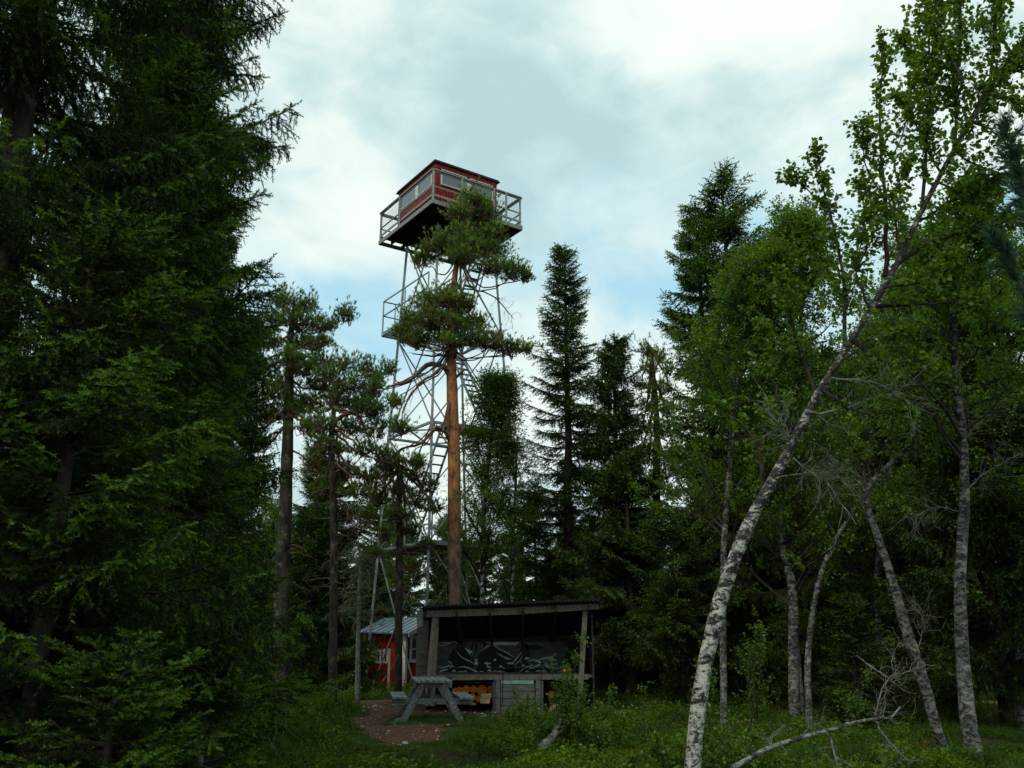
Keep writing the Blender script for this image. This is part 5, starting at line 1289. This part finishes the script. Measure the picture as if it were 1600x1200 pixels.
birch(tp, pxr(tp, [11, 10, 9, 8, 6, 4, 2]), [], 'slim birch with a full bright green crown left of the leaning white birch', seed=57, leaf=.055, lod=1, auto=70, auto_s=(.18, 1.0), auto_len=2.0, bark='birch_bark_grey', sub=9, twig_len=.4, twigs_per_m=14, leaves_per_twig=12, group='birches at the right')
Y = 20.0
tp = np.vstack([[ground_px(1385, Y)], pxpath([(1375, 1000), (1370, 900), (1390, 750), (1410, 600), (1425, 480), (1435, 400)], Y)])
birch(tp, pxr(tp, [10, 10, 9, 8, 7, 5, 3]), [], 'slim birch with thin white foot deep in the right wood', seed=58, leaf=.06, lod=1, auto=62, auto_s=(.22, 1.0), auto_len=2.6, bark='birch_bark_grey', sub=9, twig_len=.42, twigs_per_m=14, leaves_per_twig=12, group='birches at the right')
Y = 16.5
tp = np.vstack([[ground_px(1590, Y)], pxpath([(1590, 900), (1588, 750), (1580, 600), (1572, 470), (1570, 390)], Y)])
birch(tp, pxr(tp, [12, 11, 10, 8, 5, 3]), [], 'slim dark-stemmed birch at the very right edge', seed=59, leaf=.055, lod=1, auto=44, auto_s=(.25, 1.0), auto_len=2.0, bark='birch_bark_grey', sub=9, twigs_per_m=14, twig_len=.4, group='birches at the right')
# centre birches: thin white trunk right of the orange pine
Y = 25.0
tp = np.vstack([[ground_px(752, Y)], pxpath([(753, 945), (755, 830), (762, 740), (768, 690), (775, 640), (782, 610)], Y)])
birch(tp, pxr(tp, [8, 7, 6, 5, 4, 3, 2]), [], 'thin white birch with airy drooping crown right of the orange pine', seed=60, leaf=.05, lod=1, auto=84, auto_s=(.18, 1.0), auto_len=1.7, sub=9, twigs_per_m=12, twig_len=.45, droop=.16, leaves_per_twig=8, auto_ang=(.4, .9), group='birches by the tower')
Y = 26.0
tp = np.vstack([[ground_px(800, Y)], pxpath([(800, 945), (803, 830), (806, 740), (808, 680)], Y)])
birch(tp, pxr(tp, [6, 5, 4, 3, 2]), [], 'small birch thicket tree between the white birch and the pointed spruce', seed=61, leaf=.05, lod=1, auto=46, auto_s=(.12, 1.0), auto_len=1.5, sub=8, twigs_per_m=12, twig_len=.45, droop=.16, leaves_per_twig=8, group='birches by the tower')
Y = 33.0
tp = np.vstack([[ground_px(700, Y)], pxpath([(700, 945), (700, 880), (702, 830)], Y)])
birch(tp, pxr(tp, [6, 5, 4, 2]), [], 'low birch seen through the tower legs behind the orange pine', seed=62, leaf=.07, lod=1, auto=24, auto_s=(.1, 1.0), auto_len=1.8, sub=6, twig_len=.5, leaves_per_twig=8, group='birches by the tower')
Y = 34.5
tp = np.vstack([[ground_px(625, Y)], pxpath([(626, 945), (627, 860), (628, 790)], Y)])
birch(tp, pxr(tp, [6, 5, 4, 2]), [], 'low birch behind the left tower legs above the red cottage roof', seed=67, leaf=.07, lod=1, auto=26, auto_s=(.25, 1.0), auto_len=1.6, sub=6, twig_len=.5, leaves_per_twig=8, group='birches by the tower')
Y = 34.0
tp = np.vstack([[ground_px(430, Y)], pxpath([(430, 945), (428, 850), (428, 800)], Y)])
birch(tp, pxr(tp, [6, 5, 4, 2]), [], 'pale green birch far behind left of the grey pine trunk', seed=63, leaf=.07, lod=1, auto=26, auto_s=(.1, 1.0), auto_len=1.8, sub=6, twig_len=.5, leaves_per_twig=8, mats=[M['birch_twig'], M['birch_leaf_pale'], M['birch_leaf_pale']], group='birches by the tower')

# dead lichen-hung tree in front of the cottage
def dead_tree(px, Y, path, ws, label, nb, seed, m='lichen', long=.7, s0=.3, s1=1.0, hangy=-.12):
    rng = np.random.default_rng(seed); tp = np.vstack([[ground_px(px, Y)], pxpath(path, Y)]); T = smooth_path(tp, 20); R = np.interp(np.linspace(0, 1, 20), np.linspace(0, 1, len(ws)), pxr(tp, ws))
    gt = Geo(); gb = Geo(); tube(gt, T, R, 9, 0, .07, rng)
    if nb:
        P, D, s = sprout(rng, T[None], nb, s0, s1, (1.0, 1.6)); b = grow(rng, P, D, rng.uniform(.2, 1, nb) * long, 6, .2, hangy); path_sticks(gb, b, .010, .003, 0, 4)
        P, D, s = sprout(rng, b, 6, .1, 1.0, (.4, 1.2)); b = grow(rng, P, D, rng.uniform(.08, .35, len(s)), 4, .25, hangy); path_sticks(gb, b, .006, .002)
        P, D, s = sprout(rng, b, 4, .1, 1.0, (.4, 1.3)); b = grow(rng, P, D, rng.uniform(.04, .14, len(s)), 3, .3, hangy * 2); path_sticks(gb, b, .004, .0015)
    root = empty('dead_tree', tuple(tp[0]), label, 'tree', 'dead and bare trunks')
    part('trunk', gt, M['dead_twig'] if m == 'lichen' else M[m], root)
    if nb: part('branches', gb, M['lichen'], root)
dead_tree(559, 22.5, [(559, 1040), (560, 980), (561, 930), (563, 880), (560, 845)], [9, 8, 7, 6, 4, 2], 'small dead lichen-hung tree in front of the red cottage', 60, 71, long=1.0, s0=.42)
dead_tree(1057, 27.0, [(1057, 1000), (1055, 930), (1055, 880)], [17, 15, 14, 12], 'dark bare trunk in the shade left of the leaning white birch', 6, 72, 'spruce_bark')
dead_tree(1215, 28.0, [(1213, 1000), (1212, 900), (1212, 800)], [22, 20, 18, 14], 'dark trunk beside the grey plank box in the wood', 4, 73, 'spruce_bark')
dead_tree(1150, 29.0, [(1150, 1000), (1150, 900), (1150, 800)], [26, 23, 20, 16], 'thick dark trunk directly behind the low bench', 4, 74, 'spruce_bark')
dead_tree(1380, 22.0, [(1378, 1000), (1372, 940), (1365, 900)], [9, 8, 7, 6], 'thin pale bare trunk left of the inward-leaning birch foot', 8, 75, 'lichen')

# near pine whose sprigs enter at the right edge
rng = np.random.default_rng(80)
tx = at(1790, 995, 3.4); root = empty('young_pine', (tx[0], 3.4, gzf(tx[0], 3.4)), 'near young pine with long bluish needles reaching in at the right edge', 'tree')
gt = Geo(); gc = Geo(); gb = Geo(); T = np.array([[tx[0], 3.4, -.1], [tx[0] + .03, 3.42, 1.2], [tx[0], 3.4, 2.6], [tx[0] - .02, 3.38, 3.9]]); tube(gt, smooth_path(T, 12), np.linspace(.035, .008, 12), 9, 0, .03, rng)
tips = []
for k in range(46):
    zq = .6 + k * .068; az = k * 2.4; ln = .75 * (1 - zq / 4.3) + .18
    e = np.array([tx[0] + math.cos(az) * ln, 3.4 + math.sin(az) * ln, zq + .35 * ln + .1])
    d = e - EYE; zc_ = d[1] * math.cos(PITCH) + d[2] * math.sin(PITCH)
    if 800 + F * d[0] / zc_ > 1625: tips.append((np.array([tx[0], 3.4, zq]), e))
for a, e in tips:
    q = smooth_path([a, (a + e) / 2 - [0, 0, .04], e], 8); tube(gb, q, np.linspace(.009, .004, 8), 5, 0, .05, rng)
    P, d, ss = along(q[None], 26, rng, .35, 1.0); X = unit(d * .9 + rng.normal(0, .35, d.shape)); scatter(gc, TP[1], rng, P, X, rng.normal(size=P.shape), rng.uniform(.10, .15, len(P)))
for (x, y, s, w0) in ((1572, 205, .80, 3.3), (1556, 370, .70, 3.2), (1592, 300, .75, 3.5), (1600, 440, .6, 3.4)):
    e = at(x, y, w0); a = smooth_path(T, 12)[int(s * 11)]; q = smooth_path([a, (a + e) / 2 - [0, 0, .08], e], 10); tube(gb, q, np.linspace(.011, .005, 10), 6, 0, .05, rng)
    n = 12; cs = q[3 + np.arange(n) * 6 // n]
    P, d, ss = along(q[None], 60, rng, .45, 1.0); X = unit(d * .9 + rng.normal(0, .35, d.shape)); scatter(gc, TP[0], rng, P, X, rng.normal(size=P.shape), rng.uniform(.10, .15, len(P)))
part('trunk', gt, M['pine_limb'], root); part('branches', gb, M['pine_limb'], root); part('crown', gc, [M['twig'], M['near_pine_needle']], root)

# ================================================================== saplings and shrubs
def sapling(px, Y, hpx, label, seed, n=3, spread=.25, leaf=.035, group='birch saplings', twigs=16, name='birch_sapling', mats=None, cat='sapling', lean=0.0):
    rng = np.random.default_rng(seed); b = ground_px(px, Y); b[2] += .08; H = hpx * mpp(b)
    root = empty(name, tuple(b), label, cat, group)
    for i in range(n):
        gt = Geo(); gb = Geo(); gl = Geo()
        h = H * (1 if i == 0 else rng.uniform(.5, .9)); D = unit(np.array([[rng.normal(lean, spread), rng.normal(0, spread), 1]])); p = grow(rng, b[None] + rng.normal(0, .03, (1, 3)) * [1, 1, 0], D, [h], 8, .07, .04)
        tube(gt, p[0], np.linspace(.006 + h * .005, .002, 9), 6)
        k = int(twigs * h / max(H, .1)) + 3; P, D, s = sprout(rng, p, k, .15, 1.0, (.5, 1.1)); t = grow(rng, P, D, (.16 + H * .14) * rng.uniform(.5, 1.2, k) * (1.2 - .7 * s), 5, .15, .03); path_sticks(gt, t, .0035, .001)
        leaves_on(gl, rng, t, 9, leaf, 0, .4); leaves_on(gl, rng, p, 8, leaf, 0, .4, .6)
        so = part('stem', gt, M['birch_twig'], root); part('leaves', gl, mats or [M['birch_twig'], M['birch_leaf'], M['birch_leaf_pale']], so, root)
sapling(884, 14.0, 182, 'tallest leafy birch sapling in front of the right shelter post', 81, 6, .17, .042, twigs=34)
sapling(912, 13.6, 120, 'bushy birch sapling right of the tallest one by the shelter post', 82, 6, .35, .042, twigs=28)
sapling(860, 13.8, 75, 'low birch sapling left of the tallest one by the fallen trunk', 83, 5, .35, .045, twigs=24)
sapling(828, 17.5, 60, 'little birch sapling in front of the grey plank box', 84, 4, .2, .035)
sapling(800, 16.5, 35, 'knee-high birch sapling below the plank box by the white stones', 85, 4, .3, .035)
sapling(945, 13.0, 60, 'small birch sapling in the bilberries right of the shelter', 86, 4, .3, .04)
sapling(1180, 15.0, 190, 'young birch sapling beside the leaning white trunk before the low bench', 87, 5, .16, .042, twigs=24)
sapling(1100, 12.6, 215, 'slim leafy sapling growing close to the leaning white birch', 88, 3, .10, .042, twigs=22)
sapling(1030, 11.5, 60, 'small sapling in the bilberries left of the leaning birch foot', 89, 4, .35, .042)
sapling(1130, 10.6, 95, 'leafy sapling at the right of the leaning birch foot', 90, 5, .35, .045)
sapling(1010, 13.5, 105, 'very thin sapling standing alone above the bilberries', 91, 1, .05, .035, twigs=8)
sapling(1150, 11.5, 120, 'small-leaved sapling between leaning birch and dead branch', 92, 4, .25, .042)
sapling(970, 10.6, 50, 'rusty-stemmed little sapling at the bottom centre right', 93, 3, .3, .04)
sapling(1330, 15.5, 110, 'sparse sapling in the shade behind the dead branch', 94, 4, .3, .04)
# reddish dry brush
rng = np.random.default_rng(95); b = ground_px(1470, 19.0); gb = Geo(); P = np.tile(b, (40, 1)) + rng.normal(0, .35, (40, 3)) * [1, .6, 0]; D = unit(rng.normal(0, .55, (40, 3)) + [0, 0, 1]); q = grow(rng, P, D, rng.uniform(.6, 1.5, 40), 6, .15, -.06); path_sticks(gb, q, .009, .003)
P, D, s = sprout(rng, q, 9, .2, 1, (.4, 1.1)); q2 = grow(rng, P, D, rng.uniform(.1, .5, len(s)), 4, .2, -.05); path_sticks(gb, q2, .004, .0015); gl = Geo(); leaves_on(gl, rng, q2, 5, .03, 1, 0)
root = empty('dry_bush', tuple(b), 'rust-brown dry bush between the two right birch trunks', 'bush'); part('branches', gb, M['brown_twig'], root); part('leaves', gl, [M['twig'], M['rust_leaf']], root)

# fallen dead birch branch, lower right
rng = np.random.default_rng(96); Yf = 10.2
def dead_branch(main, Y0, Y1, r, label, sides, seed, name='dead_branch', origin=None):
    rng = np.random.default_rng(seed); q = smooth_path(pxpath(main, Y0, Y1), 22) + np.vstack([[0, 0, 0], np.cumsum(rng.normal(0, .006, (21, 3)), 0)]); g = Geo(); tube(g, q, np.linspace(r, r * .35, 22), 8, 0, .08, rng)
    root = empty(name, tuple(q[0]), label, 'branch'); part('stem', g, M['birch_bark_grey'], root); gs = Geo()
    for pts, y0, y1, rr in sides:
        p = smooth_path(pxpath(pts, y0, y1), 14) + np.vstack([[0, 0, 0], np.cumsum(rng.normal(0, .008, (13, 3)), 0)]); tube(gs, p, np.linspace(rr, .003, 14), 6, 0, .08, rng)
        P, D, s = sprout(rng, p[None], 12, .2, 1, (.5, 1.2)); t = grow(rng, P, D, rng.uniform(.06, .3, len(s)), 5, .3, 0); path_sticks(gs, t, .0035, .001); P, D, s = sprout(rng, t, 3, .2, 1, (.5, 1.2)); t = grow(rng, P, D, rng.uniform(.03, .12, len(s)), 3, .3, 0); path_sticks(gs, t, .002, .001)
    P, D, s = sprout(rng, q[None], 16, .1, 1, (.6, 1.3)); t = grow(rng, P, D, rng.uniform(.08, .3, len(s)), 5, .3, 0); path_sticks(gs, t, .004, .001)
    part('side_twigs', gs, M['dead_twig'], root)
dead_branch([(1145, 1200), (1195, 1172), (1240, 1156), (1290, 1142), (1340, 1127), (1375, 1118), (1395, 1120), (1412, 1102)], 9.3, 10.4, .027, 'long pale fallen birch branch lying across the lower right foreground',
            [([(1290, 1140), (1302, 1160), (1310, 1185), (1320, 1215)], 9.9, 9.5, .016), ([(1368, 1118), (1370, 1095), (1380, 1070), (1400, 1050)], 10.3, 10.4, .010), ([(1250, 1152), (1262, 1138), (1270, 1128)], 9.7, 9.7, .008), ([(1365, 1122), (1390, 1160), (1425, 1190)], 10.2, 9.8, .013), ([(1205, 1170), (1195, 1158), (1205, 1145)], 9.5, 9.6, .007)], 97)
dead_branch([(1338, 1024), (1362, 1045), (1385, 1064), (1410, 1085), (1428, 1100)], 10.6, 10.6, .011, 'thin bare crossing twig caught above the fallen birch branch',
            [([(1385, 1066), (1400, 1058), (1428, 1050), (1445, 1050)], 10.6, 10.5, .007), ([(1395, 1050), (1400, 1020), (1418, 1000)], 10.6, 10.6, .006), ([(1385, 1064), (1372, 1090), (1368, 1115)], 10.5, 10.4, .008)], 98, origin=0)
dead_branch([(845, 1172), (856, 1158), (866, 1145), (874, 1128)], 13.2, 13.6, .075, 'short broken birch log with white bark lying below the saplings', [], 99, name='fallen_log')

# ================================================================== background wood
def proto_xyz(k, **kw): return spruce_geo(**kw)
placed = 0; rngb = np.random.default_rng(200)
spots = []
tries = 0
while len(spots) < 120 and tries < 4000:
    tries += 1
    yy = rngb.uniform(29, 66); px = rngb.uniform(-80, 1680)
    xx = at(px, 995, yy)[0]
    if 520 < px < 680 and yy < 44: continue           # view to the cottage
    if 640 < px < 840 and yy < 36: continue           # the tower
    if -6.5 < xx < 3 and 24 < yy < 40: continue
    if all((xx - a) ** 2 + (yy - b) ** 2 > 1.7 ** 2 for a, b in spots): spots.append((xx, yy))
protos = []
for k, (h, r) in enumerate(((9.5, 1.7), (8.5, 1.9), (10.5, 1.6))):
    gt, gc, gd = spruce_geo(h, r, seed=300 + k, lod=2, prof=.6, hang=.5, gap=.30, z0=.4, tw=.24, dead=0, nb=(4, 6), shoots=.12)
    x, y = spots[k]; root = empty('background_spruce', (x, y, gzf(x, y) - .1), 'dark spruce in the dim wood beyond the clearing', 'tree', 'spruces of the wood beyond the clearing')
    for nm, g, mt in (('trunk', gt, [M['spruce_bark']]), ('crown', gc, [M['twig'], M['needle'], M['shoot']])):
        o = bpy.data.objects.new(nm, g.mesh(nm, mt)); COL.objects.link(o); o.parent = root
    protos.append((root, h))
for i, (x, y) in enumerate(spots[3:]):
    root, h = protos[i % 3]; pxl = 800 + F * x / y
    # height so that the tops stay low over the horizon in the middle and climb to the sides
    lim = 845 + rngb.uniform(-55, 35)
    if pxl < 420: lim -= 220 * min(1, (420 - pxl) / 200)
    if pxl > 1080: lim -= 260 * min(1, (pxl - 1080) / 150)
    hh = at(pxl, lim, y)[2] - gzf(x, y); sc = hh / h
    copy_thing(root, (x, y, gzf(x, y) - .1), rngb.uniform(0, 6.28), (max(.75, min(1.25, sc * 1.1)), sc), 'dark spruce in the dim wood beyond the clearing', 'spruces of the wood beyond the clearing')

# ================================================================== ground cover
rng = np.random.default_rng(400)
def cover_points(n, dmin, dmax, power=1.0, pxlo=-60, pxhi=1660):
    d = dmin * (dmax / dmin) ** (rng.random(n) ** power); px = rng.uniform(pxlo, pxhi, n); x = (px - 800) / F * d * 1.04; return x, d
x, y = cover_points(44000, 5.5, 38.0, .85)
hum = .55 + .45 * np.sin(x * 2.1 + 1.7 * np.sin(y * .8)) * np.cos(y * 1.6 + x * .7) + .25 * np.sin(x * 5.3) * np.sin(y * 4.7)
dirt = on_dirt(x, y); near_table = (np.abs(x + 1.65) < 1.1) & (np.abs(y - 18.7) < 1.3)
k = (rng.random(len(x)) < np.clip(hum + .35, .12, 1)) & ~dirt & ~((np.abs(x - .05) < 2.1) & (y > 20.0) & (y < 23.1)) & ~near_table
x = x[k]; y = y[k]; hum = hum[k]
P = np.stack([x, y, gz(x, y) - .02], 1); g = Geo()
near = y < 15
up = rng.normal(size=P.shape); X = unit(np.array([0, 0, 1.0]) + rng.normal(0, .22, P.shape))
pxl = 800 + F * P[:, 0] / P[:, 1]; low = (pxl > 548) & (pxl < 725) & (P[:, 1] > 11.3) & (P[:, 1] < 17.5)
sc = (.09 + .25 * np.clip(hum, 0, 1) ** 1.3) * rng.uniform(.7, 1.25, len(P)) * np.where(low, .5, 1.0) * np.where((x > 5), .85, 1.0) * (1 + np.clip(y - 15, 0, 20) * .02)
scatter(g, [tm_sprig(s, 9) for s in (1, 2, 3, 4)], rng, P, X, up, sc)
solo('ground_cover', g, [M['twig'], M['shrub_leaf']], (0, 0, 0), 'knee-low green bilberry cover across the clearing', 'ground cover', kind='stuff')
x, y = cover_points(26000, 7.0, 32.0, .9)
d = on_dirt(x, y); k = ~d & ~((np.abs(x - .05) < 2.15) & (y > 20.0) & (y < 23.1)) & ((np.sin(x * 1.1 + 4) * np.cos(y * .9) > -.1) | (x < -2))
xt = rng.uniform(-2.4, -.8, 900); yt = rng.uniform(17.2, 19.6, 900); x = np.concatenate([x[k], xt]); y = np.concatenate([y[k], yt])
P = np.stack([x, y, gz(x, y) - .01], 1); g = Geo()
scatter(g, [tm_grass(s) for s in (1, 2, 3)], rng, P, unit(np.array([0, 0, 1.0]) + rng.normal(0, .15, P.shape)), rng.normal(size=P.shape), rng.uniform(.12, .28, len(P)) * np.where((np.arange(len(x)) >= len(x) - 900) | ((800 + F * x / y > 548) & (800 + F * x / y < 735) & (y < 17.5)), .55, 1))
solo('grass', g, [M['grass'], M['grass']], (0, 0, 0), 'thin forest grass between bilberries', 'grass', kind='stuff')
# litter of needles, chips and cones on the dirt
n = 5000; x = rng.uniform(-4.2, 4, n); y = rng.uniform(10, 24, n); k = on_dirt(x, y); x = x[k]; y = y[k]; n = len(x); a = rng.random(n) * 2 * PI; L2 = rng.uniform(.015, .07, n)
P0 = np.stack([x, y, gz(x, y) + .022], 1); P1 = P0 + np.stack([np.cos(a) * L2, np.sin(a) * L2, rng.uniform(-.004, .012, n)], 1); g = Geo(); sticks(g, P0, P1, rng.uniform(.003, .008, n), .002, 0)
k = rng.choice(n, 260, replace=False); Vc = np.array([[1, 0, 0], [-1, .2, 0], [.1, 1, 0], [-.2, -1, 0], [0, 0, .7]]); sz = rng.uniform(.008, .035, 260) ; Vv = P0[k][:, None] + Vc[None] * sz[:, None, None]; Tt = np.array([[0, 2, 4], [2, 1, 4], [1, 3, 4], [3, 0, 4]])[None] + (np.arange(260) * 5)[:, None, None]; g.add(Vv.reshape(-1, 3), Tt.reshape(-1, 3), 1)
solo('forest_litter', g, [M['dead_twig'], M['stone']], (0, 0, 0), 'small twigs and chips strewn on the dirt', 'litter', kind='stuff')
# rust-coloured leaves and twigs in the undergrowth
x, y = cover_points(1500, 8.0, 22.0); k = ~on_dirt(x, y) & (x > 1.0) & (np.sin(x * 2.3) * np.sin(y * 1.9) > .3); x = x[k]; y = y[k]
P = np.stack([x, y, gz(x, y)], 1); g = Geo(); scatter(g, [tm_sprig(s, 7) for s in (7, 8)], rng, P, unit(np.array([0, 0, 1.0]) + rng.normal(0, .3, P.shape)), rng.normal(size=P.shape), rng.uniform(.12, .24, len(P)))
solo('rusty_undergrowth', g, [M['brown_twig'], M['rust_leaf']], (0, 0, 0), 'rust-coloured wilted leaves among the bilberries', 'undergrowth', kind='stuff')
print('SCRIPT', round(time.time() - T0, 1), 's; faces', sum(len(o.data.polygons) for o in bpy.data.objects if o.type == 'MESH'), flush=True)
